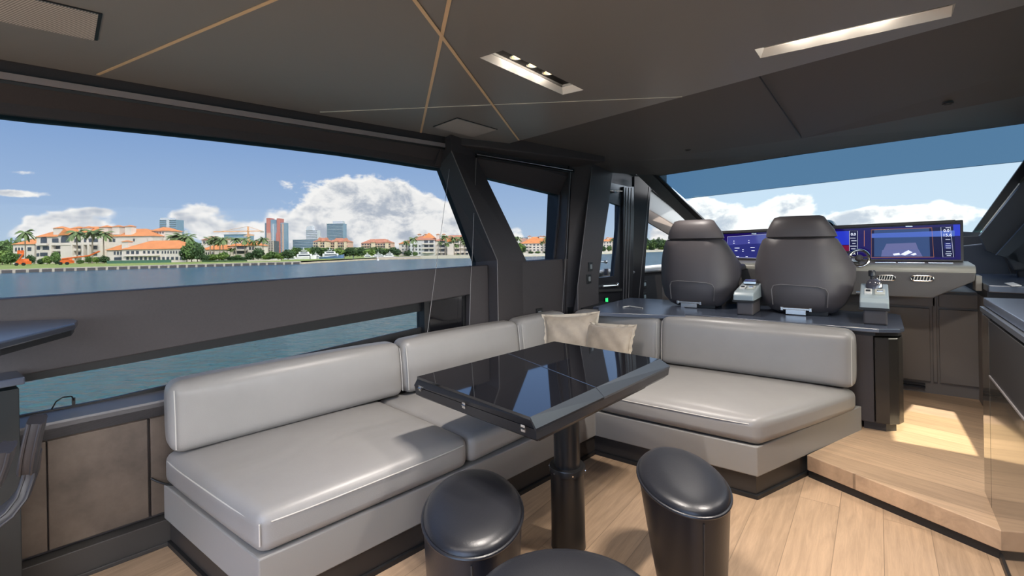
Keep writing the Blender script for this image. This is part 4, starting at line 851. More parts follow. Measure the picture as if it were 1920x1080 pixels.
# ================================================================ HELM CHAIRS
def helm_chair(cx, label, first=None):
    yB = 4.45; t = thing('helm_chair', label, 'chair', (cx, yB + .15, .828), 'helm chairs')
    def ring(z, wl, wr, y0, d, wing, n=32):
        out = []
        for k in range(n):
            a = 2 * math.pi * k / n; ca, sa = math.cos(a), math.sin(a); ex = .62
            x = math.copysign(abs(ca) ** ex, ca); y = math.copysign(abs(sa) ** .7, sa)
            xx = cx + (x * (wl + wr) / 2 + (wr - wl) / 2); fx = abs(x)
            out.append(Vector((xx, y0 + y * d / 2 * (1 - .25 * fx ** 4) + wing * fx ** 3, z)))
        return out
    body = [(.835, .16, .17, .02, .05, .0), (.86, .22, .23, .0, .10, .02), (.92, .285, .29, -.01, .13, .06), (1.02, .335, .335, -.01, .14, .12), (1.12, .36, .355, .0, .14, .17), (1.20, .365, .355, .01, .14, .18), (1.28, .345, .315, .02, .13, .14), (1.36, .315, .275, .03, .12, .09), (1.42, .285, .245, .035, .10, .05), (1.438, .26, .22, .04, .06, .03)]
    mb = MB(); mb.loft([ring(z, wl, wr, yB + y, d, wg) for z, wl, wr, y, d, wg in body]); mb.build('backrest', 'helm_leather', t, smooth=True)
    head = [(1.436, .235, .225, .04, .07, .02), (1.445, .255, .245, .035, .11, .03), (1.50, .245, .225, .035, .12, .03), (1.56, .215, .185, .04, .11, .02), (1.60, .19, .16, .05, .08, .01), (1.612, .15, .13, .055, .03, .0)]
    mb = MB(); mb.loft([ring(z, wl, wr, yB + y, d, wg) for z, wl, wr, y, d, wg in head]); mb.build('headrest', 'helm_leather', t, smooth=True)
    mb = MB(); yy = yB - .082; pth = [(-.19, .90), (-.20, 1.02), (-.185, 1.055), (-.13, 1.065), (.12, 1.055), (.17, 1.04), (.185, 1.01), (.18, .90)]
    mb.tube([(cx + x, yy + .006 + (abs(x) / .3) ** 4 * .04, z) for x, z in pth], .004, 6); mb.build('seam', 'seam', t, smooth=True)
    mb = MB(); mb.cushion([(cx - .25, yB + .10), (cx + .25, yB + .10), (cx + .25, yB + .55), (cx - .25, yB + .55)], .92, 1.06, .05, .02, .01, N=8); mb.build('seat', 'helm_leather', t, smooth=True)
    mb = MB(); mb.box(cx - .13, cx + .13, yB - .03, yB + .4, .885, .915); mb.box(cx - .10, cx + .04, yB - .085, yB - .04, .832, .872); mb.box(cx - .125, cx + .07, yB - .082, yB + .1, .868, .885)
    mb.box(cx - .135, cx - .115, yB - .09, yB - .05, .86, .89); mb.box(cx + .06, cx + .08, yB - .09, yB - .05, .86, .89); mb.build('slide_rail', 'steel', t, bevel=.003)
    mb = MB(); mb.lathe((cx, yB + .22, .828), [(.15, 0), (.15, .02), (.09, .03), (.09, .08)], 24); mb.box(cx - .02, cx + .18, yB - .03, yB + .2, .83, .87); mb.build('base', 'black_matte', t, smooth=True)
    mb = MB(); mb.tube([(cx + .35, yB + .25, .99), (cx + .42, yB + .25, .99)], .014, 8); mb.build('armrest_knob', 'steel', t, smooth=True)
    mb = MB(); mb.cushion([(cx + .26, yB + .12), (cx + .33, yB + .12), (cx + .33, yB + .5), (cx + .26, yB + .5)], 1.14, 1.2, .025, .0, .0, N=5); mb.build('armrest', 'helm_leather', t, smooth=True)
    return t
helm_chair(-1.315, 'black leather helm chair at left, partly before the forward side window')
helm_chair(-.490, 'black leather helm chair at right, hiding the middle of the long display')

# joystick consoles
def pod(x0, x1, y0, ztop, label, stick):
    t = thing('joystick_console', label, 'control console', ((x0 + x1) / 2, y0 + .15, .828), 'grey control pods beside the helm chairs')
    mb = MB(); mb.prism([(x0 + .02, y0 + .03, .828), (x1 - .01, y0 + .03, .828), (x1 - .01, y0 + .32, .828), (x0 + .02, y0 + .32, .828)], Z * .105); mb.build('base', 'helm_leather', t, bevel=.01)
    mb = MB(); mb.prism([(x0, y0, .935), (x0, y0, .985), (x0, y0 + .03, 1.01), (x0, y0 + .35, ztop), (x0, y0 + .40, ztop - .02), (x0, y0 + .40, .935)], Vector((x1 - x0, 0, 0))); mb.build('housing', 'pod_top' if 'pod_top' in MATS else mat('pod_top', (.36, .42, .44), .28), t, bevel=.008)
    mb = MB(); mb.box(x0 - .004, x1 + .004, y0 - .004, y0 + .36, .932, .948); mb.build('shadow_gap', 'black_matte', t)
    slope = (ztop - 1.01) / .32; cx = (x0 + x1) / 2; zt = lambda y: 1.01 + (y - y0 - .03) * slope
    for (xa, xb, m, nm) in ((x0 + .025, cx - .012, 'white_plastic', 'square_switch'), (cx + .004, x1 - .02, 'switch_cream' if 'switch_cream' in MATS else mat('switch_cream', (.55, .56, .50), .4), 'rocker_panel')):
        ya, yb = y0 + .10, y0 + .20; mb = MB(); mb.prism([(xa, ya, zt(ya)), (xb, ya, zt(ya)), (xb, yb, zt(yb)), (xa, yb, zt(yb))], Z * .012); p = mb.build(nm, m, t, bevel=.002)
        mb = MB(); yc = (ya + yb) / 2; mb.obox(((xa + xb) / 2, yc, zt(yc) + .014), Vector((.3 * (xb - xa), 0, 0)), Vector((0, .014, .002)), Z * .004); mb.build('button', 'black_matte' if nm == 'square_switch' else 'steel', p)
    if stick:
        c = Vector((cx - .0, y0 + .27, zt(y0 + .27)))
        mb = MB(); mb.lathe(c, [(.052, -.01), (.05, .02), (.042, .040), (.026, .056), (.012, .062)], 20); mb.build('joystick_dome', 'joy_dome' if 'joy_dome' in MATS else mat('joy_dome', (.07, .07, .09), .15), t, smooth=True)
        mb = MB(); mb.lathe(c + Vector((-.012, 0, .055)), [(.010, 0), (.010, .02), (.021, .025), (.022, .062), (.018, .068), (.001, .069)], 20); mb.build('joystick_knob', 'black_leather', t, smooth=True)
        mb = MB(); mb.lathe(c + Vector((.03, -.03, .0)), [(.018, 0), (.018, .03), (.012, .038)], 14); mb.build('dial', 'steel', t, smooth=True)
    else:
        mb = MB(); mb.obox((cx, y0 + .30, ztop + .012), (.05, 0, 0), (0, .05, .006), (0, 0, .012)); mb.build('lever', 'steel', t, bevel=.004)
pod(-.105, .058, 4.14, 1.085, 'grey joystick pod at the starboard end of the helm cabinet', True)
pod(-.93, -.78, 4.16, 1.06, 'grey lever pod between the two helm chairs', False)

# ================================================================ HELM CONSOLE
hc = thing('helm_console', 'dark leather helm console spanning below the windscreen', 'console', (-.3, 5.4, .135))
mb = MB(); mb.box(-1.9, 1.45, 5.25, 5.9, .135, .98); mb.build('cabinet', 'console_door', hc)
def cdoor(x0, x1, z0, z1): mb = MB(); mb.box(x0, x1, 5.232, 5.25, z0, z1); mb.build('door', 'console_door', hc, bevel=.004)
for a, b in ((-.62, -.24), (-.225, .335), (.352, .375),): pass
cdoor(-.60, .02, .235, .835); cdoor(.035, .335, .235, .835); cdoor(.392, .80, .235, .835); cdoor(.392, .80, .855, .96)
cdoor(-.60, .37, .855, .93); cdoor(.352, .378, .235, .96)
mb = MB(); mb.box(.05, .30, 5.228, 5.252, .175, .188); mb.box(.05, .30, 5.228, 5.252, .200, .212); mb.build('air_slot', 'black_matte', hc)
d_ = lambda px, py: ony(px, py, 4.95)
mb = MB(); f = [(-1.25, 1.14), (-1.25, .95), (.335, .95), (.57, 1.085), (.585, 1.17)]
vs = [(-1.25, 1.15), (-1.25, .945), (.335, .950), (.575, 1.090), (.583, 1.15)]
mb.prism([(x, 4.955, z) for x, z in vs], (0, .33, 0)); mb.build('dash_front', 'console_leather', hc, bevel=.008)
rb = []; 
mb = MB(); mb.prism([(-1.25, 4.955, 1.15), (-1.25, 4.958, 1.175), (-1.25, 4.972, 1.195), (-1.25, 4.998, 1.207), (-1.25, 5.35, 1.222), (-1.25, 5.35, 1.15)], (1.833, 0, 0)); mb.build('dash_top', 'dash_lit' if 'dash_lit' in MATS else mat('dash_lit', (.42, .40, .34), .32, bump=.15, bscale=200), hc, smooth=True)  # top coloured paler than the front to imitate light falling on it
mb = MB()
for a, b in ((-.02, .12), (.13, .30), (.32, .47)): mb.box(a, b, 5.08, 5.2, 1.212, 1.222)
mb.build('flush_hatch', 'steel', hc, bevel=.002)
def vent(px0, px1, py, lab=None):
    a, b = d_(px0, py), d_(px1, py); c = (a + b) / 2; hw = (b.x - a.x) / 2; fr_ = []; n = 24
    for k in range(n):
        t = 2 * math.pi * k / n; fr_.append(Vector((c.x + math.copysign(abs(math.cos(t)) ** .35, math.cos(t)) * hw, 4.948, c.z + math.copysign(abs(math.sin(t)) ** .7, math.sin(t)) * .020)))
    mb = MB(); mb.prism(fr_, (0, .02, 0)); v = mb.build('air_vent', 'black_matte', hc)
    mb = MB(); mb.tube(fr_, .0055, 8, closed=True); mb.build('vent_ring', 'steel', v, smooth=True)
    mb = MB()
    for k in range(6): x = c.x - hw * .7 + hw * 1.4 * k / 5; mb.obox((x, 4.944, c.z), (.003, 0, 0), (0, .004, 0), (0.004, 0, .016))
    mb.build('slat', 'brass_pale', v)
vent(1708, 1750, 522); vent(1644, 1678, 521)
# display housing
h = [ony(1356, 437, 5.28), ony(1805, 413, 5.28), ony(1809, 491, 5.28), ony(1358, 488, 5.28)]
mb = MB(); hood = [Vector((h[0].x, 5.26, h[0].z)), Vector((h[1].x, 5.26, h[1].z))]
zt1, zt2 = 1.508, 1.556; x1, x2 = h[0].x, h[1].x
mb.prism([(x1, 5.25, 1.222), (x2, 5.25, 1.222), (x2, 5.25, zt2 - .0), (x1, 5.25, zt1)], (0, .30, 0)); mb.build('display_housing', 'console_leather', hc, bevel=.006)
mb = MB(); mb.prism([(x1 - .01, 5.21, zt1 - .018), (x2 - .05, 5.21, zt2 - .022), (x2 - .05, 5.21, zt2 + .002), (x1 - .01, 5.21, zt1 + .006)], (0, .2, 0)); mb.build('display_hood', 'console_leather', hc, bevel=.003)
mb = MB(); mb.prism([(x1 + .012, 5.246, 1.238), (x2 - .018, 5.246, 1.238), (x2 - .018, 5.246, zt2 - .03), (x1 + .012, 5.246, zt1 - .026)], (0, .004, 0)); mb.build('display_glass', 'screen_blue', hc)
def scr(pts, m, par, name, y=5.244, t=.002): mb = MB(); mb.prism([Vector((ony(px, py, y).x, y, ony(px, py, y).z)) for px, py in pts], (0, t, 0)); return mb.build(name, m, par)
def rct(a, b, c, d): return [(a, b), (c, b), (c, d), (a, d)]
def screen(label, corners, base='screen_panel'):
    c = ony(*corners[0], 5.24); t = thing('display_screen', label, 'screen', c, 'helm displays'); scr(corners, base, t, 'image', 5.244); return t
def frame_line(par, pts, m, r=.0022, y=5.240): mb = MB(); mb.tube([ony(px, py, y) for px, py in pts], r, 4, closed=True); mb.build('screen_border', m, par)
def text(par, s, px, py, size, m='screen_text', y=5.238):
    cu = bpy.data.curves.new('readout', 'FONT'); cu.body = s; cu.size = size; cu.align_x = 'CENTER'; cu.align_y = 'CENTER'; cu.offset = .0006; cu.extrude = .0003
    tmp = bpy.data.objects.new('tmp', cu); COL.objects.link(tmp); bpy.context.view_layer.update(); me = bpy.data.meshes.new_from_object(tmp.evaluated_get(bpy.context.evaluated_depsgraph_get())); bpy.data.objects.remove(tmp)
    me.materials.clear(); me.materials.append(MATS[m]); o = bpy.data.objects.new('readout', me); COL.objects.link(o); p = ony(px, py, y); o.parent = par; o.location = p - Vector(par['_b']); o.rotation_euler = (math.pi / 2, 0, 0); return o
s1_ = screen('left helm display with a blue menu, beside the left chair', [(1364, 444), (1450, 438), (1450, 485), (1362, 482)])
scr([(1364, 444), (1450, 438), (1450, 455), (1363, 460)], 'screen_line' if 'screen_line' in MATS else mat('screen_line', (.02, .02, .1), .1, emis=(.05, .055, .26), est=1), s1_, 'menu_band', 5.241)
frame_line(s1_, [(1364, 444), (1450, 438), (1450, 485), (1362, 482)], 'screen_text', .0012)
for px, py, w_ in ((1376, 452, 2), (1376, 456, 3), (1404, 451, 2), (1404, 455, 3), (1382, 465, 9), (1393, 468, 3), (1411, 464, 8), (1380, 470, 5), (1393, 471, 3), (1412, 470, 6), (1382, 481, 7), (1400, 481, 4)):
    scr(rct(px - w_ / 2, py - .5, px + w_ / 2, py + .6), 'screen_text', s1_, 'menu_text', 5.239, .001)
s2_ = screen('middle helm display with a blue picture, right of the right chair', [(1500, 436), (1608, 431), (1608, 487), (1500, 486)], 'screen_dark')
scr([(1500, 436), (1592, 433), (1592, 459), (1500, 460)], 'screen_sky', s2_, 'image_upper', 5.241); scr([(1500, 460), (1592, 460), (1592, 478), (1500, 478)], 'screen_red', s2_, 'image_lower', 5.241)
mb = MB(); 
frame_line(s2_, rct(1592.6, 433, 1608, 487), 'screen_text', .0010)
scr(rct(1620, 432, 1620.8, 462), 'screen_orange', s2_, 'divider_line', 5.2405, .001)
text(s2_, '0.0', 1600, 439.5, .030)
for k in range(8): scr(rct(1594 + (k % 3) * 2, 446 + k * 5, 1604 + (k % 2) * 2, 447 + k * 5), 'screen_text', s2_, 'gauge_text', 5.239, .001)
s3_ = screen('right helm display showing a deck camera picture and gauges', [(1633, 431), (1790, 425), (1791, 482), (1634, 482)], 'screen_dark')
scr([(1639, 431), (1742, 427), (1744, 481), (1639, 481)], 'screen_teal', s3_, 'camera_picture', 5.242)
scr([(1634, 438), (1790, 432), (1790, 443), (1634, 446)], 'screen_band' if 'screen_band' in MATS else mat('screen_band', (.02, .02, .1), .1, emis=(.03, .08, .42), est=1), s3_, 'picture_sky', 5.2405, .001)  # blue band across the display
scr([(1662, 457), (1717, 455), (1722, 468), (1656, 469)], 'screen_deck', s3_, 'picture_deck', 5.2395, .001)
scr([(1654, 469), (1722, 467), (1730, 481), (1652, 481)], 'screen_deck2' if 'screen_deck2' in MATS else mat('screen_deck2', (.02, .02, .1), .1, emis=(.09, .095, .24), est=1), s3_, 'picture_bench', 5.2393, .001)
scr([(1688, 477), (1703, 469), (1711, 473), (1697, 479)], 'screen_text', s3_, 'picture_towel', 5.2375, .001); scr([(1707, 477), (1716, 474), (1719, 477), (1713, 479)], 'screen_text', s3_, 'picture_towel', 5.2375, .001); scr([(1674, 476), (1686, 474), (1688, 478), (1676, 479)], 'screen_text', s3_, 'picture_towel', 5.2375, .001)
frame_line(s3_, [(1634, 431), (1747, 427), (1751, 482), (1634, 483)], 'screen_orange', .0016)
frame_line(s3_, [(1764, 426), (1782, 425), (1788, 482), (1768, 482)], 'screen_text', .0009)
text(s3_, '0.0', 1774.5, 432.7, .030); text(s3_, '15.6', 1776, 441, .032)
for k, (py, w_) in enumerate(((427, 8), (449, 9), (457, 8), (461, 10), (465, 9), (472, 9), (476, 12), (479.5, 8))): scr(rct(1777 - w_ / 2 + k * .3, py - .5, 1777 + w_ / 2 + k * .3, py + .4), 'screen_text', s3_, 'gauge_text', 5.239, .001)
scr(rct(1771, 455, 1784, 466), 'screen_panel', s3_, 'gauge_box', 5.2395, .001)
scr(rct(1698, 423.6, 1711, 425.4), 'steel', hc, 'badge', 5.2055, .004); scr(rct(1409, 437.2, 1418, 439), 'steel', hc, 'badge', 5.2055, .004); 
mb = MB(); mb.box(h[1].x - .06, h[1].x - .02, 5.243, 5.246, 1.43, 1.52); mb.build('display_corner', 'screen_sky', hc)
# compass
c = ony(1553, 413, 5.35); t = thing('compass', 'small black dome compass on top of the display housing', 'compass', (c.x, 5.35, 1.515)); mb = MB(); mb.lathe((c.x, 5.33, 1.52), [(.07, 0), (.07, .02), (.05, .055), (.03, .07), (.001, .075)], 20); mb.build('dome', 'black_gloss', t, smooth=True)
mb = MB(); mb.box(c.x - .10, c.x + .14, 5.29, 5.37, 1.51, 1.525); mb.build('foot', 'black_matte', t)
# steering wheel
c = ony(1611, 486, 4.99); c = Vector((c.x, 4.99, 1.255)); t = thing('steering_wheel', 'small chrome steering wheel before the displays', 'steering wheel', (c.x, 5.0, 1.21))
mb = MB(); n = 28; rad = ony(1630, 480, 4.99).x - ony(1611, 480, 4.99).x
mb.tube([c + Vector((rad * math.cos(2 * math.pi * k / n), .03 * math.sin(2 * math.pi * k / n), rad * 1.0 * math.sin(2 * math.pi * k / n))) for k in range(n)], .0125, 10, closed=True); mb.build('rim', 'chrome', t, smooth=True)
mb = MB(); mb.lathe(c + Vector((0, .0, 0)), [(.03, -.03), (.03, .01), (.015, .03), (.001, .032)], 16, (0, -1, 0)); mb.build('hub', 'helm_leather', t, smooth=True)
for a in (.2, 2.9, 4.7): mb = MB(); mb.tube([c, c + Vector((math.cos(a) * rad, 0, math.sin(a) * rad))], .007, 8); mb.build('spoke', 'chrome', t, smooth=True)
# throttle beside the wheel
c = ony(1606, 487, 5.05); t = thing('throttle_lever', 'chrome throttle beside the steering wheel', 'lever', (c.x - .05, 5.1, 1.212))
mb = MB(); mb.box(c.x - .10, c.x + .03, 5.06, 5.14, 1.213, 1.25); mb.build('base', 'steel', t, bevel=.01); mb = MB(); mb.tube([(c.x - .05, 5.1, 1.24), (c.x - .05, 5.06, 1.30)], .012, 8); mb.tube([(c.x - .09, 5.06, 1.30), (c.x - .01, 5.06, 1.30)], .014, 8); mb.build('lever_arm', 'chrome', t, smooth=True)
# starboard side counter
t = thing('side_counter', 'grey blue counter on the starboard side beside the console', 'counter', (1.0, 5.0, .98))
mb = MB(); a, b, c_, d2 = onz(1838, 541, 1.09), onz(1935, 546, 1.09), onz(1935, 522, 1.09), onz(1838, 515, 1.09)
mb.prism([(.62, 4.75, 1.03), (1.48, 4.60, 1.03), (1.48, 6.2, 1.03), (.62, 6.2, 1.03)], Z * .05); mb.build('top', 'counter_top', t, bevel=.006)
mb = MB(); mb.prism([(.62, 4.80, .975), (1.48, 4.65, .975), (1.48, 6.2, .975), (.62, 6.2, .975)], Z * .055); mb.build('apron', 'black_matte', t)
mb = MB(); mb.prism([(.62, 4.86, .14), (1.48, 4.72, .14), (1.48, 5.22, .14), (.62, 5.22, .14)], Z * .835); mb.build('body', 'console_door', t)
p = onz(1893, 533, 1.084); mb = MB(); mb.prism([onz(1883, 531, 1.082), onz(1900, 530, 1.082), onz(1916, 536, 1.082), onz(1897, 537, 1.082)], Z * .003); tag(mb.build('paper_sheet', 'paper'), 'small white paper lying on the grey starboard counter', 'paper')
mb = MB(); a = ony(1829, 517, 4.97); b = ony(1842, 546, 4.97); mb.box(a.x, b.x, 4.97, 5.12, b.z, a.z); tag(mb.build('corner_block', 'block_beige' if 'block_beige' in MATS else mat('block_beige', (.33, .31, .27), .5), bevel=.006), 'beige padded block at the starboard end of the dash', 'dash block')
# starboard lining panels
def quadslab(pts, y, th, m, name): mb = MB(); mb.prism([ony(px, py, y) for px, py in pts], (0, th, 0)); return struct(name, mb, m, bevel=.01)
quadslab([(1790, 462), (1862, 455), (1878, 470), (1902, 525), (1800, 526)], 6.1, .06, 'lining_grey' if 'lining_grey' in MATS else mat('lining_grey', (.16, .16, .175), .55, bump=.1, bscale=200), 'trim_40')
quadslab([(1875, 464), (1990, 470), (1990, 506), (1902, 507)], 5.9, .06, 'console_leather', 'trim_41')
quadslab([(1906, 508), (1990, 500), (1990, 532), (1912, 528)], 5.7, .06, 'black_matte', 'trim_42')

# ================================================================ STARBOARD GALLEY UNIT
t = thing('galley_cabinet', 'glossy bronze galley cabinet at the right edge', 'cabinet', (.9, 1.9, 0))
zc = 1.078; xf = .418
mb = MB(); mb.prism([(xf + .02, -2.5, .0), (1.2, -2.5, 0), (1.2, 3.39, 0), (xf + .02, 3.39, 0)], Z * 1.04); mb.build('carcass', 'bronze_black', t)
for ya, yb in ((3.21, 3.40), (2.15, 3.205), (1.1, 2.145), (.05, 1.095)):
    mb = MB(); mb.box(xf, xf + .018, ya, yb, .02, .765 if yb < 3.3 else 1.04); mb.build('door', 'bronze_lacquer', t, bevel=.002)
    if yb < 3.3: mb = MB(); mb.box(xf, xf + .018, ya, yb, .772, 1.035); mb.build('drawer', 'drawer_dark' if 'drawer_dark' in MATS else mat('drawer_dark', (.032, .031, .032), .28, spec=.5), t, bevel=.002)
mb = MB(); mb.box(xf - .004, xf + .006, -2.5, 3.2, .765, .773); mb.build('channel', 'seam', t)
mb = MB(); mb.prism([(xf - .004, -2.5, zc - .004), (xf - .004, 3.42, zc - .004), (xf + .02, 3.42, zc - .004), (xf + .02, -2.5, zc - .004)], -Z * .022); mb.build('edge_profile', 'steel_dark' if 'steel_dark' in MATS else mat('steel_dark', (.20, .22, .26), .3, metal=.8), t)
mb = MB(); mb.prism([(xf + .012, -2.5, zc), (1.25, -2.5, zc), (1.25, 3.55, zc), (xf + .012, 3.44, zc)], Z * .04); mb.build('worktop', 'counter_top', t, bevel=.004)
mb = MB(); mb.tube([(.62, 3.1, zc + .041), (1.2, 3.1, zc + .041)], .002, 4); mb.build('worktop_joint', 'steel', t)
mb = MB(); mb.box(xf - .006, xf + .003, 2.3, 3.0, 0.0, .03); mb.build('floor_vent', 'black_matte', t)

# ================================================================ LEFT: pantry counter, low cabinet, piped chair
t = thing('pantry_counter', 'dark cantilevered counter top pointing in at the left edge', 'counter', (-2.6, .2, 1.15))
p = [onz(138, 597.5, 1.158), onz(146, 599.5, 1.158), onz(141, 606, 1.158), onz(0, 641, 1.158), onz(-150, 690, 1.158), onz(-150, 604, 1.158), onz(0, 602, 1.158)]
mb = MB(); mb.prism(p, -Z * .026); mb.build('top', 'pantry_top' if 'pantry_top' in MATS else mat('pantry_top', (.05, .055, .075), .22, spec=.8), t, bevel=.006)
cp_ = sum(p, Vector()) / len(p); q_ = [cp_ + (v - cp_) * .93 for v in p]; mb = MB(); mb.prism([v - Z * .027 for v in q_], -Z * .02); mb.build('underside', 'black_matte', t)
t = thing('pantry_cabinet', 'black cabinet with a slim top at the left edge', 'cabinet', (-2.8, 0, 0))
c1, c2 = onz(40, 691, .948), onz(-200, 700, .948)
yC_ = .352; mb = MB(); mb.box(-2.85, -2.72, -1.0, yC_ - .005, .0, .90); mb.build('body', 'cab_dark' if 'cab_dark' in MATS else mat('cab_dark', (.022, .026, .028), .25), t, bevel=.003)
mb = MB(); mb.box(-2.87, -2.70, -1.0, yC_ + .01, .915, .945); mb.build('top', 'counter_top', t, bevel=.005)
mb = MB(); mb.tube([(-2.718, .19, .01), (-2.718, .19, .9)], .002, 4); mb.build('door_joint', 'steel', t)

def cv(px, py, d_): r_ = ray(px, py); return CAM + r_ * d_      # point at a depth along the view axis
ch = thing('tub_chair', 'black leather tub chair with piped edges cut off at the left edge', 'chair', (-2.35, -.05, 0))
def bandloft(centers, half, tdir, th, nm, m='chair_leather'):
    rings = []
    for i, (c, hw) in enumerate(zip(centers, half)):
        tdn = (centers[min(i + 1, len(centers) - 1)] - centers[max(i - 1, 0)]).normalized(); n = tdn.cross(tdir).normalized(); ring = []
        for k in range(20):
            a = 2 * math.pi * k / 20; x = math.copysign(abs(math.cos(a)) ** .35, math.cos(a)); y = math.copysign(abs(math.sin(a)) ** .6, math.sin(a))
            ring.append(c + tdir * x * hw + n * y * th)
        rings.append(ring)
    mb = MB(); mb.loft(rings); o = mb.build(nm, m, ch, smooth=True)
    for sg in (-1, 1):
        for off_ in (-.6, .6):
            mb = MB(); pts = []
            for i, (c, hw) in enumerate(zip(centers, half)):
                tdn = (centers[min(i + 1, len(centers) - 1)] - centers[max(i - 1, 0)]).normalized(); n = tdn.cross(tdir).normalized(); pts.append(c + tdir * sg * hw * 1.0 + n * th * off_)
            mb.tube(pts, .0045, 6); mb.build('piping', m, o, smooth=True)
mat('chair_leather', (.030, .028, .032), .42, bump=.06, bscale=150, spec=.6)
D = 1.55
back = [cv(78, 784, D), cv(70, 810, D - .0), cv(52, 850, D), cv(40, 885, D)]
td = Vector((.55, .10, .0)).normalized()
tdv = (R * .62 - F * .78).normalized()
bandloft([cv(70, 786, D), cv(64, 812, D), cv(57, 845, D), cv(52, 872, D), cv(50, 884, D)], [.055, .062, .06, .045, .03], tdv, .022, 'backrest')
bandloft([cv(62, 850, D + .10), cv(58, 885, D + .10), cv(45, 922, D + .08), cv(22, 952, D + .04), cv(-20, 985, D), cv(-90, 1020, D - .05)], [.05, .055, .055, .055, .05, .05], tdv, .020, 'side_shell')
bandloft([cv(12, 838, D - .25), cv(6, 862, D - .25), cv(-8, 900, D - .25), cv(-30, 930, D - .25)], [.05, .05, .05, .05], tdv, .018, 'front_arm')
mb = MB(); mb.cushion([(-2.55, -.30), (-2.05, -.30), (-2.05, .12), (-2.55, .12)], .40, .50, .04, .02, .01, N=6); mb.build('seat', 'chair_leather', ch, smooth=True)
mb = MB(); mb.lathe((-2.3, -.1, 0), [(.24, 0), (.24, .015), (.04, .03), (.035, .40)], 24); mb.build('pedestal', 'column_black', ch, smooth=True)

# ================================================================ CABLES
def cable(pts, r, label, name='blind_cable', m='cable', cat='cable', g='thin blind guide cables'):
    mb = MB(); mb.tube(pts, r, 6); tag(mb.build(name, m, smooth=True), label, cat, g)
cable([P(846, 290, -.03), P(829, 420, -.02), P(818, 500, .03), P(801, 627, .03)], .0016, 'thin guide cable slanting down across the big window and belt')
cable([P(893, 296, .05), P(886, 470, .05), P(883, 520, .02), P(880, 612, .02)], .0016, 'thin guide cable hanging in front of the slanted pillar')
cable([P(1070, 322, .02), P(1062, 470, .02), P(1053, 600, .02)], .0016, 'thin guide cable beside the forward jamb of the small port window')
mb = MB(); pts = [wp(97, 767, -.02), wp(105, 753, .0), wp(118, 745, .0), wp(134, 743, -.02), wp(138, 748, -.04), wp(138, 757, -.06)]; mb.tube(pts, .003, 6); mb.obox(wp(138, 754, -.05), WT * .006, WN * .006, Z * .02)
tag(mb.build('charging_cable', 'rubber', smooth=True), 'thin black cable looping up from the low window sill', 'cable')
mb = MB(); pts = [wp(283, 897, .03), wp(296, 903, .05), wp(312, 908, .09), wp(328, 909, .14)]; mb.tube(pts, .005, 8)
tag(mb.build('power_cable', 'rubber', smooth=True), 'black power cable running from the suede panel to the sofa', 'cable')
c = wp(1011, 587, -.015); t = thing('wall_socket', 'small black socket low on the panel under the small window', 'socket', c); mb = MB(); mb.obox(c, WT * .04, WN * .006, Z * .045); mb.build('plate', 'black_matte', t, bevel=.003); mb = MB(); mb.obox(c + WN * .007, WT * .02, WN * .003, Z * .02); mb.build('insert', 'pod_grey', t)


# ================================================================ OUTSIDE (frame OUT: u right, v away, w up from the water)
mat('stucco', (.52, .475, .42), .85, var=.05, vscale=.3); mat('stucco_cream', (.50, .42, .31), .85); mat('stucco_pink', (.44, .29, .235), .85); mat('stucco_pale', (.48, .475, .47), .85)
mat('roof_tile', (.46, .17, .055), .8, var=.2, vscale=.5); mat('roof_tile_dark', (.34, .14, .085), .8, var=.2, vscale=.5)
mat('window_dark', (.05, .06, .075), .3); mat('tower_glass', (.13, .21, .29), .25); mat('tower_slab', (.32, .36, .40), .7); mat('tower_red', (.36, .13, .11), .7); mat('tower_light', (.40, .42, .46), .6)
mat('concrete', (.36, .32, .28), .9); mat('crane_orange', (.60, .33, .18), .6); mat('grass_m', (.17, .22, .05), .95, var=.25, vscale=.15); mat('sand_m', (.42, .39, .30), .95)
mat('leaf', (.075, .14, .035), .8, var=.45, vscale=.8); mat('leaf_light', (.13, .21, .045), .8, var=.4, vscale=.8); mat('leaf_dark', (.035, .075, .025), .85, var=.4, vscale=.8); mat('palm_leaf', (.085, .13, .040), .7); mat('trunk', (.20, .17, .13), .9)
mat('seawall_m', (.28, .255, .215), .9, var=.2, vscale=.4); mat('seawall_dark', (.055, .052, .055), .9); mat('hull_white', (.60, .60, .60), .4); mat('hull_blue', (.08, .14, .25), .3); mat('lift_orange', (.55, .11, .02), .5); mat('fence_green', (.05, .12, .08), .8); mat('rock_m', (.40, .34, .24), .95, var=.4, vscale=1.0)
# water
m = bpy.data.materials.new('water_m'); m.use_nodes = True; t = m.node_tree; b = t.nodes['Principled BSDF']; MATS['water_m'] = m
co = NN(t, 'ShaderNodeTexCoord'); ge = NN(t, 'ShaderNodeNewGeometry')
def wn(sc, rot, st, det=4):
    mp = NN(t, 'ShaderNodeMapping'); mp.inputs['Rotation'].default_value = (0, 0, rot); mp.inputs['Scale'].default_value = st; L(t, co.outputs['Object'], mp.inputs[0])
    n = NN(t, 'ShaderNodeTexNoise', inp={'Scale': sc, 'Detail': det, 'Roughness': .6, 'Distortion': .4}); L(t, mp.outputs[0], n.inputs['Vector']); return n.outputs['Fac']
h_ = M_(t, 'ADD', M_(t, 'MULTIPLY', wn(1.7, .3, (1, 1.6, 1), 3), 1.0), M_(t, 'MULTIPLY', wn(.5, -.2, (1, 1.8, 1), 3), 1.2))
bu = NN(t, 'ShaderNodeBump', inp={'Strength': 1.0, 'Distance': .5}); L(t, h_, bu.inputs['Height']); L(t, bu.outputs[0], b.inputs['Normal'])
big = wn(.03, 0, (1, 2.5, 1), 4); 
dist = VM(t, 'LENGTH', VM(t, 'SUBTRACT', ge.outputs['Position'], tuple(CAM)).outputs[0], None).outputs['Value']
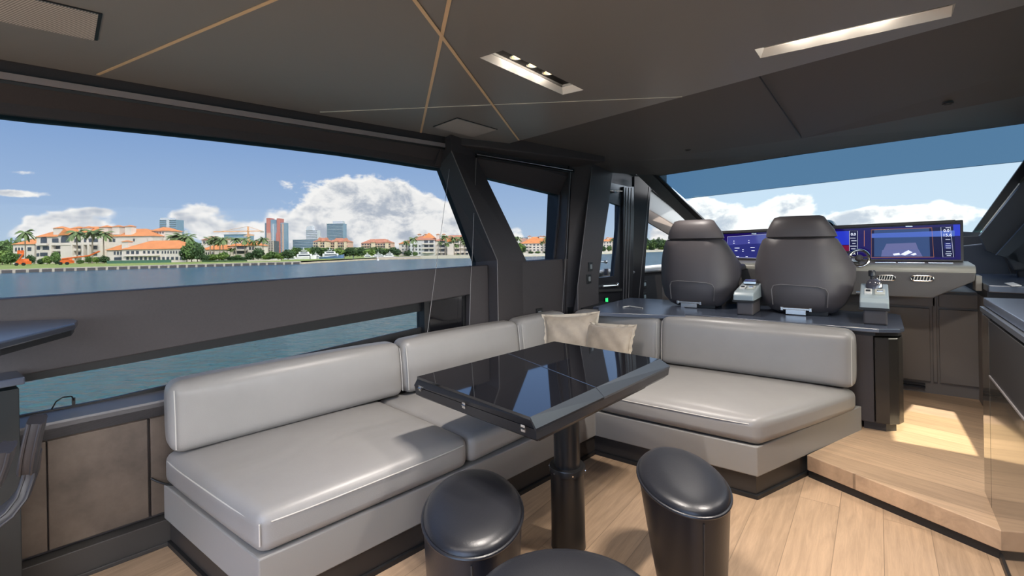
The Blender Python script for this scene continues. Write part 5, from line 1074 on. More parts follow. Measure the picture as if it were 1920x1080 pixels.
fz = NN(t, 'ShaderNodeMapRange', inp={'From Min': 8, 'From Max': 60}); L(t, dist, fz.inputs[0])
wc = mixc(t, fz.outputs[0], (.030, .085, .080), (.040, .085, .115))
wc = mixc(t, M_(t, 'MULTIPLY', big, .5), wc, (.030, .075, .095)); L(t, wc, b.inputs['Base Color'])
b.inputs['Roughness'].default_value = .16; b.inputs['IOR'].default_value = 1.33; b.inputs['Specular IOR Level'].default_value = .4
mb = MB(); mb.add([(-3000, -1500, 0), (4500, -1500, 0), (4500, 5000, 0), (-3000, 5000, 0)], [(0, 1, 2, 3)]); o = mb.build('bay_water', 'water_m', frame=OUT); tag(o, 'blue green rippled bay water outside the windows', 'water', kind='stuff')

# shoreline in (px, depth)
shore = [(-900, 100), (-300, 112), (0, 121), (280, 144), (563, 169), (600, 185), (705, 240), (870, 246), (1037, 272), (1142, 326), (1225, 420), (1500, 700), (2400, 1500)]
def sh(px, k=1.0):
    for (a, va), (b, vb) in zip(shore, shore[1:]):
        if a <= px <= b: t = (px - a) / (b - a); return 1 / ((1 - t) / va + t / vb) * k
    return shore[-1][1] * k
def up3(px, v, w): return Vector((uo(px, v), v, w))
def groundstrip(name, pxs, k0, k1, z0, z1, m, label, cat, far=None, kind=None):
    mb = MB(); a = [up3(p, sh(p) * k0, z0) for p in pxs]; b = [up3(p, sh(p) * k1 if far is None else far, z1) for p in pxs]; n = len(pxs); dn_ = Vector((0, 0, -1.2))
    mb.add([*a, *b, *[p + dn_ for p in a]], [(i, i + 1, n + i + 1, n + i) for i in range(n - 1)] + [(2 * n + i, 2 * n + i + 1, i + 1, i) for i in range(n - 1)])
    return tag(mb.build(name, m, frame=OUT), label, cat, kind=kind)
pxL = [-900, -600, -300, -100, 0, 100, 200, 280, 350, 420, 500, 563]
groundstrip('lawn', pxL, 1.004, 1, .95, 1.05, 'grass_m', 'mown green lawn behind the seawall', 'lawn', far=330, kind='stuff')
groundstrip('promenade', [558, 575, 590, 640, 705, 780, 830], 1.0, 1, .5, .9, 'rock_m', 'rocky low quay in front of the marina trees', 'quay', far=420, kind='stuff')
groundstrip('beach', [820, 870, 950, 1037, 1090, 1142, 1225, 1400], 1.0, 1.35, .75, 1.35, 'sand_m', 'pale beach strip before the villas at right', 'beach', kind='stuff')
mb = MB(); mb.add([up3(-900, 320, .9), up3(2400, 1400, .9), up3(2400, 4000, .9), up3(-900, 4000, .9)], [(0, 1, 2, 3)])
mb.add([up3(563, 172, 1.0), up3(600, 190, 1.0), up3(705, 250, 1.0), up3(820, 258, 1.0), up3(820, 1200, 1.0), up3(563, 1200, 1.0)], [(0, 1, 2, 3, 4, 5)])
mb.add([up3(815, 300, 1.2), up3(1240, 520, 1.2), up3(1500, 1500, 1.2), up3(815, 1500, 1.2)], [(0, 1, 2, 3)])
tag(mb.build('land', 'grass_m', frame=OUT), 'low green land behind the waterfront', 'land', kind='stuff')
# seawall
t = thing('seawall', 'long low seawall, its shaded openings drawn as dark panels between pale posts', 'seawall', up3(280, 144, 0), frame=OUT)
mb = MB(); 
pw_ = [up3(p, sh(p), 0) for p in pxL]
for a, b in zip(pw_, pw_[1:]): mb.prism([a, b, b + Vector((0, .5, 0)), a + Vector((0, .5, 0))], Vector((0, 0, .98)))
mb.build('capping', 'seawall_m', t)
tot_ = [(pw_[i], pw_[i + 1]) for i in range(3, len(pw_) - 1)]; 
acc = 0; step = 2.4
for a, b in tot_:
    Ld = (b - a).length; n = max(1, round(Ld / step)); 
    for i in range(n):
        p = a.lerp(b, (i + .12) / n); q = a.lerp(b, (i + .88) / n); mb = MB(); mb.prism([p - Vector((0, .06, 0)), q - Vector((0, .06, 0)), q, p], Vector((0, 0, .74)))
        if len([c for c in t.children]) < 70: mb.build('panel', 'seawall_dark', t)  # dark sheets painted for the shade in the wall openings
# pale quay wall before the villas
t = thing('quay', 'grey concrete quay wall right of the marina', 'wall', up3(760, 243, 0), frame=OUT)
mb = MB(); mb.prism([up3(706, 241, 0), up3(788, 243, 0), up3(788, 245, 0), up3(706, 243, 0)], Vector((0, 0, 1.3))); mb.build('wall', 'concrete', t)
mb = MB(); mb.prism([up3(788, 243, 0), up3(890, 246, 0), up3(890, 248, 0), up3(788, 245, 0)], Vector((0, 0, 1.6))); mb.build('parapet', 'sand_m', t)

# --- buildings
def hip(mb, u0, u1, v0, v1, w0, h, ov=.6, ridge=None):
    h *= .85
    u0 -= ov; u1 += ov; v0 -= ov; v1 += ov; du, dv = u1 - u0, v1 - v0
    if du > dv: r0, r1 = Vector((u0 + dv * .5, (v0 + v1) / 2, w0 + h)), Vector((u1 - dv * .5, (v0 + v1) / 2, w0 + h))
    else: r0, r1 = Vector(((u0 + u1) / 2, v0 + du * .5, w0 + h)), Vector(((u0 + u1) / 2, v1 - du * .5, w0 + h))
    if du > dv:
        mb.add([(u0, v0, w0), (u1, v0, w0), (u1, v1, w0), (u0, v1, w0), r0, r1], [(0, 1, 5, 4), (1, 2, 5), (2, 3, 4, 5), (3, 0, 4), (3, 2, 1, 0)])
    else:
        mb.add([(u0, v0, w0), (u1, v0, w0), (u1, v1, w0), (u0, v1, w0), r0, r1], [(0, 1, 4), (1, 2, 5, 4), (2, 3, 5), (3, 0, 4, 5), (3, 2, 1, 0)])
def gable(mb, u0, u1, v0, v1, w0, h, ov=.5):
    uc = (u0 + u1) / 2; mb.prism([(u0 - ov, v0 - ov, w0), (u1 + ov, v0 - ov, w0), (uc, v0 - ov, w0 + h)], (0, v1 - v0 + ov, 0))
WCACHE = {}
class Bd:
    def __init__(s, name, label, cat, pxc, v, group=None): s.v = v; s.t = thing(name, label, cat, up3(pxc, v, 1.0), group, frame=OUT); s.n = 0
    def wall(s, px0, px1, ytop, v=None, dep=12, m='stucco', zb=.9, name='wall'):
        v = v or s.v; z1 = wo(0.5 * (px0 + px1), ytop, v); mb = MB(); u0, u1 = uo(px0, v), uo(px1, v)
        mb.box(u0, u1, v, v + dep, zb, z1); mb.build(name, m, s.t); return (u0, u1, v, v + dep, z1)
    def roof(s, blk, h, m='roof_tile', kind='hip', ov=.6):
        mb = MB(); (hip if kind == 'hip' else gable)(mb, blk[0], blk[1], blk[2], blk[3], blk[4], h, ov); mb.build('roof', m, s.t)
    def chim(s, px, ytop, ybot, w_=2.0, v=None, cap='roof_tile'):
        v = v or s.v + 4; u = uo(px, v); z0, z1 = wo(px, ybot, v), wo(px, ytop, v); mb = MB(); mb.box(u - w_ / 2, u + w_ / 2, v, v + w_, z0 - .5, z1); c = mb.build('chimney', 'stucco', s.t)
        mb = MB(); hip(mb, u - w_ / 2, u + w_ / 2, v, v + w_, z1, w_ * .3, .4); mb.build('chimney_cap', cap, c)
    def win(s, px, py, w_, h, v=None, m='window_dark', arch=False):
        if s.n > 96: return
        v = v or s.v; u, z = uo(px, v), wo(px, py, v); s.n += 1; mb = MB(); W2, H2 = w_ * v / FPX / 2, h * v / FPX / 2
        if arch: mb.prism([(u - W2, v - .08, z - H2), (u + W2, v - .08, z - H2)] + [(u + W2 * math.cos(a), v - .08, z + H2 * .3 + W2 * math.sin(a)) for a in [math.pi * k / 8 for k in range(9)]], (0, .12, 0))
        else: mb.box(u - W2, u + W2, v - .08, v + .04, z - H2, z + H2)
        mb.build('window', m, s.t)
    def grid(s, px0, px1, y0, y1, nx, ny, fw=.55, fh=.55, **k):
        for j in range(ny):
            for i in range(nx): s.win(px0 + (px1 - px0) * (i + .5) / nx, y0 + (y1 - y0) * (j + .5) / ny, (px1 - px0) / nx * fw, (y1 - y0) / ny * fh, **k)
    def band(s, px0, px1, py, th=1.0, v=None, m='stucco', name='balcony', dep=.9):
        v = v or s.v; mb = MB(); z = wo((px0 + px1) / 2, py, v); mb.box(uo(px0, v), uo(px1, v), v - dep, v, z - th / 2, z + th / 2); mb.build(name, m, s.t)

b = Bd('villa', 'large cream waterfront villa with orange roofs and many chimneys', 'building', 160, 225)
k = b.wall(24, 64, 458, v=232); b.roof(k, 3.2); b.grid(27, 44, 462, 472, 3, 1, .6, .9, v=232, arch=True); b.win(55, 467, 7, 7, v=232); b.win(36, 480, 18, 6, v=232)
k = b.wall(68, 112, 444, v=228); b.roof(k, 4.2); b.win(82, 451, 12, 14, v=228, arch=True); b.band(70, 90, 458, 1.0, v=227.5); b.win(67 + 5, 465, 6, 7, v=228); b.win(86, 465, 12, 7, v=228); b.win(82, 477, 14, 7, v=228); b.win(68 + 3, 478, 5, 6, v=228)
k = b.wall(108, 190, 441, dep=16); b.roof(k, 5.2)
k = b.wall(113, 132, 441, v=223, dep=6); b.roof(k, 3.2, kind='gable'); b.win(122, 450, 16, 16, v=223, arch=True)
b.band(97, 190, 457, 1.1, v=223.6)
for a, c in ((97, 110), (134, 152), (157, 162), (166, 184)): b.win((a + c) / 2, 451, c - a - 1, 8, v=223.4 if False else 225)
for y_ in (464, 476): 
    for a, c in ((96, 132), (137, 152), (158, 163), (168, 183)): b.win((a + c) / 2, y_, c - a - 2, 7)
    b.band(96, 153, y_ + 4.5, .9, v=224); 
for px in (94, 134, 154.5, 165, 186): mb = MB(); mb.box(uo(px, 223), uo(px + 3, 223), 222.5, 225, .9, wo(px, 455, 223)); mb.build('pier', 'stucco', b.t)
k = b.wall(188, 284, 443, v=228, dep=18); b.roof(k, 4.6); b.grid(203, 217, 447, 454, 2, 1, .7, .9, v=228); b.win(251, 450, 3, 5, v=228)
k = b.wall(262, 275, 446, v=222, dep=3); k = b.wall(278, 286, 446, v=221, dep=3)
k = b.wall(281, 310, 433, v=236, dep=12); b.roof(k, 2.4); b.grid(283, 308, 434.5, 438, 5, 1, .6, .9, v=236, arch=True); b.win(299, 449, 3, 3, v=236); b.win(306, 453, 2.5, 4, v=236)
k = b.wall(306, 316, 446, v=235, dep=8)
for px, y0, y1, ww in ((108, 428, 440, 4.4), (141, 428, 440, 4.2), (161, 427, 438, 3.6), (194, 426, 438, 4.2), (217, 425, 438, 3.4), (240, 424.5, 440, 3.0)): b.chim(px, y0, y1, ww)
b2 = Bd('villa', 'lower cream villa with a broad orange roof in front of the large one', 'building', 270, 205)
k = b2.wall(200, 232, 469, v=205, dep=9); b2.roof(k, 3.0); k = b2.wall(228, 345, 467, v=203, dep=14); b2.roof(k, 4.4)
b2.chim(234, 453, 468, 2.6, v=204); b2.grid(212, 230, 470, 478, 3, 1, .6, .9, v=205, arch=True); b2.grid(213, 230, 482, 488, 1, 1, .9, .9, v=205)
b2.grid(235, 262, 470, 477, 3, 1, .6, .85, v=203); b2.grid(266, 300, 470, 476, 4, 1, .5, .85, v=203); b2.grid(302, 344, 469, 476, 8, 1, .5, .85, v=203, arch=True)
b2.grid(235, 344, 481, 488, 13, 1, .6, .8, v=203); b2.band(234, 300, 479, .5, v=203)
b3 = Bd('villa', 'cream villa with twin arched gable behind palms, middle distance', 'building', 430, 250)
k = b3.wall(378, 403, 450, v=262, dep=9); b3.roof(k, 2.6, 'roof_tile_dark'); b3.grid(380, 401, 452, 457, 4, 1, .6, .8, v=262)
k = b3.wall(378, 432, 468, v=250, dep=9); b3.roof(k, 3.2); b3.grid(385, 401, 471, 478, 4, 1, .5, .9, v=250, arch=True)
k = b3.wall(428, 480, 461, v=252, dep=12); b3.roof(k, 3.6); k = b3.wall(465, 479, 460, v=248, dep=6); b3.roof(k, 2.6, kind='gable'); b3.grid(466, 477, 461, 469, 2, 1, .65, .9, v=248, arch=True)
b3.grid(432, 442, 469, 476, 2, 1, .65, .9, v=252, arch=True); b3.win(453, 464, 18, 5, v=252); b3.win(453, 473, 18, 5, v=252); b3.win(472, 477, 8, 7, v=248); b3.band(443, 464, 468.5, .7, v=251.5)
for px in (412, 419, 430, 448): b3.chim(px, 449, 459, 2.0, v=254)
# right-hand villas
b4 = Bd('villa', 'long white terraced villa left of the slanted pillar', 'building', 820, 300)
k = b4.wall(748, 772, 457, v=305, dep=14); b4.roof(k, 2.6); k = b4.wall(768, 815, 450, v=300, dep=16, m='stucco_pale'); b4.roof(k, 4.0, 'roof_tile_dark'); k = b4.wall(792, 812, 447, v=303, dep=12); b4.roof(k, 4.2)
k = b4.wall(815, 892, 451, v=302, dep=16); b4.roof(k, 4.2, 'roof_tile_dark'); k = b4.wall(838, 850, 453, v=298, dep=5); b4.roof(k, 2.4, kind='gable'); b4.win(844, 454, 5, 6, v=298, arch=True)
for y_ in (453, 461, 469): b4.grid(794, 814, y_ - 3, y_ + 3, 2, 1, .72, .75, v=300, m='window_dark'); b4.grid(822, 836, y_ - 3, y_ + 3, 1, 1, .7, .75, v=302); b4.grid(851, 862, y_ - 3, y_ + 3, 1, 1, .7, .7, v=302); b4.grid(869, 881, y_ - 3, y_ + 3, 1, 1, .7, .7, v=302); b4.band(792, 814, y_ + 4, .8, v=299.6); b4.band(820, 888, y_ + 4, .6, v=301.6)
b4.grid(752, 790, 458, 478, 6, 3, .45, .5, v=300); b4.grid(820, 888, 472, 479, 8, 1, .5, .6, v=302)
for px in (786, 798, 821, 832): b4.chim(px, 439.5, 449, 2.0, v=306)
b5 = Bd('villa', 'white villa with orange roof seen through the small port window', 'building', 1005, 340)
k = b5.wall(978, 1052, 456, v=340, dep=16); b5.roof(k, 5.6); k = b5.wall(975, 990, 447, v=352, dep=10, m='stucco_pink'); b5.grid(975, 990, 444, 448, 4, 1, .5, .6, v=352); k = b5.wall(1028, 1052, 452, v=336, dep=8, m='stucco_cream'); b5.roof(k, 3, 'roof_tile_dark')
b5.grid(984, 1026, 457, 471, 6, 3, .5, .5, v=340); b5.grid(1029, 1050, 456, 471, 3, 3, .5, .5, v=336); b5.band(985, 996, 461, .8, v=339.5); b5.band(985, 996, 467, .8, v=339.5)
for px in (993, 1014, 1020): b5.chim(px, 443, 451, 2.4, v=346, cap='roof_tile_dark')
b6 = Bd('villa', 'white villa with arches seen through the side door pane', 'building', 1145, 400)
k = b6.wall(1128, 1170, 452, v=400, dep=16); b6.roof(k, 3.6); b6.grid(1131, 1158, 453, 467, 5, 3, .5, .5, v=400, arch=False); b6.chim(1140, 446, 452, 2.4, v=404); b6.chim(1154, 446, 452, 2.4, v=404)
b7 = Bd('villa', 'small orange roofed house among trees left of the helm chair', 'building', 1232, 520)
k = b7.wall(1222, 1245, 461, v=520, dep=14); b7.roof(k, 4, 'roof_tile_dark'); b7.grid(1224, 1244, 462, 467, 4, 1, .5, .5, v=520)
# condo blocks
def condo(px0, px1, yt, v, rows, cols, label, wallm='stucco_pink', roofm='roof_tile_dark', yb=474):
    b = Bd('apartment_building', label, 'building', (px0 + px1) / 2, v, 'apartment blocks beyond the marina'); k = b.wall(px0, px1, yt, dep=16, m=wallm); b.roof(k, 5 * v / 500, roofm); 
    w3 = (px1 - px0) / 3; k = b.wall(px0 + w3, px0 + w3 * 1.35, yt - 1, v=v - 3, dep=8, m='stucco_cream'); b.roof(k, 4, roofm); k = b.wall(px1 - w3 * .6, px1 - w3 * .3, yt - 1, v=v - 3, dep=8, m='stucco_cream'); b.roof(k, 4, roofm)
    b.grid(px0 + .5, px1 - .5, yt + 1, yb, cols, rows, .62, .55)
    for r_ in range(rows): b.band(px0, px1, yt + 1 + (yb - yt - 1) / rows * (r_ + 1), .8, m='stucco_cream')
condo(587, 613, 453, 460, 4, 6, 'red roofed apartment block below the glass tower', 'stucco_cream'); condo(614, 652, 453.5, 470, 4, 8, 'pale red roofed apartment block right of the glass tower')
condo(677, 733, 455.5, 520, 4, 11, 'wide red roofed apartment block before the great cloud')
# towers
def tower(px0, px1, yt, v, rows, label, body='tower_glass', yb=480, fin=0):
    b = Bd('tower', label, 'tower', (px0 + px1) / 2, v, 'distant city towers'); z1 = wo((px0 + px1) / 2, yt, v); u0, u1 = uo(px0, v), uo(px1, v); mb = MB(); mb.box(u0, u1, v, v + (u1 - u0) * .7, .9, z1); mb.build('body', body, b.t)
    for r_ in range(rows):
        z = z1 - (z1 - 10) / rows * r_; mb = MB(); mb.box(u0 - .5, u1 + .5, v - 1.2, v + .1, z - .7, z); mb.build('floor_slab', 'tower_slab', b.t)
    return b, u0, u1, z1
b, u0, u1, z1 = tower(299, 330, 412, 900, 16, 'blue glass tower behind the villa bell tower'); mb = MB(); mb.box(u0 + 14, u0 + 19, 898, 903, 10, z1 + 2); mb.build('shaft', 'tower_light', b.t); mb = MB(); mb.box(u0, u0 + 20, 902, 915, z1, z1 + 4); mb.build('penthouse', 'tower_light', b.t)
b, u0, u1, z1 = tower(613, 643, 419, 900, 18, 'blue glass tower below the great cloud'); mb = MB(); mb.box(u0 + 10, u1 - 1, 903, 915, z1, z1 + 5); mb.build('penthouse', 'tower_light', b.t)
b, u0, u1, z1 = tower(574, 595, 432, 1100, 12, 'silver sail topped tower left of the glass tower', 'tower_light'); mb = MB(); mb.prism([(u0, 1098, z1), (u1 - 10, 1098, z1), (u1 - 12, 1098, z1 + 11), (u0 + 3, 1098, z1 + 9)], (0, 14, 0)); mb.build('crown', 'tower_light', b.t)
b, u0, u1, z1 = tower(549, 592, 449, 1000, 7, 'low pale glass block at the foot of the silver tower')
b, u0, u1, z1 = tower(312, 327, 432, 1100, 8, 'pale tower half hidden behind palms right of the bell tower', 'tower_light') if False else tower(332, 346, 432, 1100, 8, 'pale tower half hidden behind palms right of the bell tower', 'tower_light')
b, u0, u1, z1 = tower(420, 461, 439, 800, 5, 'low teal glass building behind the crane')
b = Bd('tower', 'tall red and blue twin topped tower', 'tower', 515, 950, 'distant city towers')
V = 950
def tb_(px0, px1, yt, m, nm, dv=0, dep=18): mb = MB(); mb.box(uo(px0, V), uo(px1, V), V + dv, V + dv + dep, .9, wo(px0, yt, V)); mb.build(nm, m, b.t)
tb_(496.5, 533, 418, 'tower_glass', 'body'); tb_(501, 508, 409, 'tower_red', 'red_shaft', -3); tb_(520.5, 526, 409.5, 'tower_red', 'red_shaft', -3); tb_(507, 521, 412, 'tower_glass', 'upper_block', -1); tb_(502, 509, 437, 'stucco_pink', 'pier', -4); tb_(519.5, 525, 437, 'tower_red', 'pier', -4); tb_(530, 532, 419, 'stucco_pink', 'pier', -2); tb_(512, 514, 420, 'tower_light', 'pier', -2)
tb_(499, 510, 407.5, 'tower_red', 'cornice', -4, 3) if False else None
for r_ in range(18):
    z = wo(515, 420 + r_ * 3, V); mb = MB(); mb.box(uo(497, V), uo(533, V), V - 1.2, V, z - .6, z + .4); mb.build('floor_slab', 'tower_light' if r_ % 2 else 'tower_slab', b.t)
# unfinished concrete frame and cranes
b = Bd('building_shell', 'unfinished concrete building frame below the crane', 'building', 493, 600)
b.wall(479, 513, 452, v=604, dep=14, m='window_dark', name='core')
for j in range(7): b.band(478, 513, 452 + j * 3.2, 1.0, v=602, m='concrete', name='floor_slab', dep=3)
for i in range(8): mb = MB(); u = uo(479 + i * 4.8, 600); mb.box(u - .5, u + .5, 599, 600, .9, wo(490, 452, 600)); mb.build('column', 'concrete', b.t)
def crane(px, ytop, ybase, ybar, pxa, pxb, label, v=650):
    t = thing('tower_crane', label, 'crane', up3(px, v, 1), 'construction cranes', frame=OUT); u = uo(px, v); mb = MB(); mb.box(u - .9, u + .9, v, v + 1.8, 1, wo(px, ytop, v)); mb.build('mast', 'crane_orange', t)
    mb = MB(); z = wo(px, ybar, v); ua, ub = uo(pxa, v), uo(pxb, v); mb.box(ua, ub, v, v + 1.2, z - .6, z + .6); mb.build('jib', 'crane_orange', t)
    mb = MB(); zt_ = wo(px, ytop, v); mb.tube([(u, v, zt_), (ua + (u - ua) * .2, v, z)], .22, 4); mb.tube([(u, v, zt_), (ub, v, z)], .25, 4); mb.build('tie', 'crane_orange', t)
    mb = MB(); e_ = ub if abs(ub - u) < abs(ua - u) else ua; mb.box(e_ - 2, e_ + 2, v - .5, v + 1.5, z - 2.2, z); mb.build('counterweight', 'concrete', t)
crane(464.5, 424.5, 470, 433.5, 400, 491, 'orange construction crane with the long jib'); crane(441, 424, 470, 430, 420, 446, 'faint thin crane with a small jib left of the other', 900) if False else None
crane(466, 438, 470, 441, 460, 476, 'short orange crane jib below the long one', 640)

# --- vegetation
def frond_crown(mb, c, r, n=16):
    for k in range(n):
        a = 2 * math.pi * (k + random.random() * .6) / n; el_ = random.uniform(-.35, .95); dr_ = Vector((math.cos(a), math.sin(a), 0)); pts = []
        for i in range(6):
            t = i / 5; pts.append(c + dr_ * r * t * (1 - .1 * t) + Vector((0, 0, r * (math.sin(el_) * t - .55 * t * t))))
        side = Vector((-dr_.y, dr_.x, 0))
        for i in range(5):
            w0 = r * .15 * math.sin(math.pi * (i + .35) / 6); w1 = r * .15 * math.sin(math.pi * (i + 1.35) / 6)
            dz = Vector((0, 0, -.6)); mb.add([pts[i], pts[i + 1], pts[i + 1] + side * w1 + dz * w1, pts[i] + side * w0 + dz * w0], [(0, 1, 2, 3)]); mb.add([pts[i], pts[i + 1], pts[i + 1] - side * w1 + dz * w1, pts[i] - side * w0 + dz * w0], [(0, 3, 2, 1)])
def dpl(o, loc, sc, rz, label, group, par_only=False):
    c = o.copy(); COL.objects.link(c); c.matrix_world = OUT @ Matrix.Translation(loc) @ Matrix.Rotation(rz, 4, 'Z') @ Matrix.Diagonal((*sc, 1)); c['label'] = label; c['group'] = group
    for ch_ in o.children:
        d_ = ch_.copy(); COL.objects.link(d_); d_.parent = c
    return c
palms = []
for kx in range(3):
    t = thing('palm_tree', 'x', 'palm tree', Vector((0, 0, 0)), 'waterfront palm trees', frame=OUT)
    mb = MB(); bend = random.uniform(-.02, .02); mb.tube([Vector((bend * math.sin(i) * 1.2, 0, i / 5 * .84)) for i in range(6)], .024, 6, r2=.014); mb.build('trunk', 'trunk', t)
    mb = MB(); frond_crown(mb, Vector((0, 0, .85)), .30, 22); mb.build('crown', 'palm_leaf', t); palms.append(t)
first = [True, True, True]
def palm(px, ytop, ybase, v, label, wide=1.0):
    k = random.randrange(3); base = up3(px, v, .9); H_ = wo(px, ytop, v) - .9; sc = (H_ * wide, H_ * wide, H_); rz = random.uniform(0, 6)
    if first[k]:
        o = palms[k]; first[k] = False; o.matrix_world = OUT @ Matrix.Translation(base) @ Matrix.Rotation(rz, 4, 'Z') @ Matrix.Diagonal((*sc, 1)); o['label'] = label
    else: dpl(palms[k], base, sc, rz, label, 'waterfront palm trees')
palm(47, 425, 490, 200, 'tall lone palm at the left before open sky', .75)
for px, yt, v, lab in ((144, 425, 205, 'tall palm before the left half of the large villa'), (173, 424, 205, 'tall palm before the middle of the large villa'), (194, 428, 205, 'tall palm before the right end of the villa balconies')): palm(px, yt, 0, v, lab, .95)
for px, yt in ((326, 436), (334, 441), (341, 433), (352, 435), (346, 442), (360, 450)): palm(px, yt, 0, 225, 'palm of the clump right of the villa bell tower', 1.0)
for px, yt in ((394, 441), (401, 439), (412, 442), (418, 440), (442, 442), (459, 441), (476, 446), (493, 441), (437, 463), (431, 463)): palm(px, yt, 0, 240, 'palm rising over the middle villa roofs', .9)
for px, yt in ((775, 441), (762, 448), (834, 438), (851, 440), (863, 441), (870, 446), (826, 450), (838, 452), (778, 456), (856, 455), (872, 452)): palm(px, yt, 0, 285, 'palm among the white terraced villa', .85)
for px, yt in ((964, 440), (971, 441), (1017, 450), (1025, 441), (1032, 443), (1038, 447)): palm(px, yt, 0, 325, 'palm seen through the small port window', .9)
palm(1148, 445, 0, 390, 'palm seen through the side door pane', .9)
for i in range(34): px = 556 + i * 5.9 + random.uniform(-2, 2); palm(px, random.uniform(461, 468), 0, random.uniform(330, 400), 'palm in the row behind the marina', 1.2)
# broadleaf trees: clumps of leaf tufts
def tuft_mesh(n, seed):
    rnd = random.Random(seed); mb = MB()
    for i in range(n):
        while True:
            p = Vector((rnd.uniform(-1, 1), rnd.uniform(-1, 1), rnd.uniform(-1, 1)))
            if .35 < p.length < 1: break
        lob = 1 + .22 * math.sin(p.x * 5 + seed) * math.cos(p.z * 6 + seed); p = Vector((p.x * .5 * lob, p.y * .5 * lob, .58 + p.z * .42 * lob)); s_ = rnd.uniform(.045, .095)
        a = Vector((rnd.gauss(0, 1), rnd.gauss(0, 1), rnd.gauss(0, 1))).normalized(); b_ = a.orthogonal().normalized(); c_ = a.cross(b_)
        mb.add([p - b_ * s_, p - c_ * s_ * .7, p + b_ * s_, p + c_ * s_ * .7 + a * s_ * .4], [(0, 1, 2, 3)])
    return mb
trees = []
for k, mt in enumerate(('leaf', 'leaf_dark', 'leaf_light')):
    t = thing('leafy_tree', 'x', 'tree', Vector((0, 0, 0)), 'waterfront trees', frame=OUT); tuft_mesh(900, k + 3).build('crown', mt, t); mb = MB(); mb.tube([(0, 0, 0), (.02, 0, .3), (0, .01, .6)], .035, 6, r2=.015); mb.build('trunk', 'trunk', t); trees.append(t)
ft = [True, True, True]
def tree(px, ytop, v, wpx, k, label, group='waterfront trees', zb=.85):
    base = up3(px, v, zb); H_ = (wo(px, ytop, v) - zb); W_ = wpx * v / FPX; sc = (W_, W_, H_); rz = random.uniform(0, 6)
    if ft[k]: ft[k] = False; o = trees[k]; o.matrix_world = OUT @ Matrix.Translation(base) @ Matrix.Rotation(rz, 4, 'Z') @ Matrix.Diagonal((*sc, 1)); o['label'] = label; o['group'] = group
    else: dpl(trees[k], base, sc, rz, label, group)
for px, yt, w_, k, v in ((-6, 456, 40, 0, 230), (12, 450, 36, 0, 250), (30, 452, 30, 1, 260), (48, 451, 34, 0, 262), (62, 449, 30, 1, 262), (-30, 450, 40, 1, 240), (4, 470, 34, 2, 205), (20, 474, 24, 0, 200), (-16, 466, 40, 0, 210)): tree(px, yt, v, w_, k, 'bushy green tree left of the large villa')
for px, yt, w_, k in ((57, 479, 14, 1), (88, 480, 15, 2), (77, 486, 12, 1), (104, 472, 14, 0), (166, 480, 12, 0), (180, 482, 12, 2), (195, 480, 16, 1), (150, 487, 12, 0), (110, 487, 14, 1)): tree(px, yt, 196, w_, k, 'round bush at the foot of the large villa', 'villa garden bushes')
for px, yt, w_, k in ((359, 452, 30, 0), (370, 458, 24, 1), (350, 462, 22, 1), (383, 478, 16, 1)): tree(px, yt, 198, w_, k, 'full green tree between the two villa groups')
for px, yt, w_, k in ((400, 477, 26, 2), (418, 474, 22, 2), (436, 481, 26, 1), (452, 482, 20, 1), (468, 474, 16, 1), (421, 472, 12, 0), (390, 483, 20, 2), (484, 466, 20, 1), (500, 478, 16, 2), (510, 472, 22, 0), (527, 474, 22, 2), (540, 469, 22, 1), (446, 478, 14, 0)): tree(px, yt, 215, w_, k, 'green shrub or tree before the middle villa')
for i in range(30): px = 552 + i * 7.4; tree(px, random.uniform(464, 470), random.uniform(300, 330), random.uniform(15, 22), [0, 1, 1, 2][i % 4], 'green tree in the belt behind the marina', 'marina tree belt')
for px, yt, w_, k in ((766, 470, 12, 1), (778, 472, 10, 0), (800, 478, 10, 1), (815, 479, 10, 1), (840, 478, 9, 0), (858, 477, 10, 2), (872, 478, 12, 1), (888, 478, 12, 1)): tree(px, yt, 280, w_, k, 'low shrub before the white terraced villa', 'terrace shrubs')
for px, yt, w_, k in ((962, 453, 14, 0), (972, 456, 22, 2), (980, 459, 12, 1), (995, 471, 10, 1), (1008, 471, 10, 0), (1024, 471, 12, 1), (1040, 470, 12, 1), (1052, 469, 12, 0)): tree(px, yt, 318, w_, k, 'green tree seen through the small port window', 'trees behind the small window')
for px, yt, w_, k in ((1131, 462, 10, 1), (1142, 461, 10, 0), (1155, 463, 10, 1)): tree(px, yt, 385, w_, k, 'green tree seen through the side door pane', 'trees behind the door pane')
for px, yt, w_, k in ((1205, 451, 16, 0), (1214, 448, 14, 1), (1224, 449, 16, 0), (1234, 447, 16, 1), (1244, 449, 16, 0), (1210, 459, 14, 2), (1222, 463, 12, 1), (1240, 462, 12, 2), (1256, 450, 16, 1)): tree(px, yt, 500, w_, k, 'green tree seen left of the left helm chair', 'trees behind the forward side window')
for k in range(3):
    if ft[k] or first[k]: print('UNUSED PROTO', k)
# hedge, fence
mb = MB(); 
for a, c, yt, m_, lab in ((200, 300, 488, 'fence_green', 'long green screen fence at the foot of the lower villa'),):
    mb = MB(); mb.box(uo(a, 192), uo(c + 20, 192), 192, 192.3, .9, wo(250, yt, 192)); tag(mb.build('garden_fence', m_, frame=OUT), lab, 'fence')
mb = MB(); mb.box(uo(378, 190), uo(500, 190), 190, 192, .9, wo(440, 487.5, 190)); tag(mb.build('hedge', 'leaf_dark', frame=OUT), 'clipped dark hedge behind the seawall, right of centre', 'hedge')
mb = MB(); mb.box(uo(463, 186), uo(525, 186), 186, 186.4, .9, wo(490, 487, 186)); tag(mb.build('garden_edging', 'sand_m', frame=OUT), 'pale low wall in front of the shrubs near the marina', 'wall')
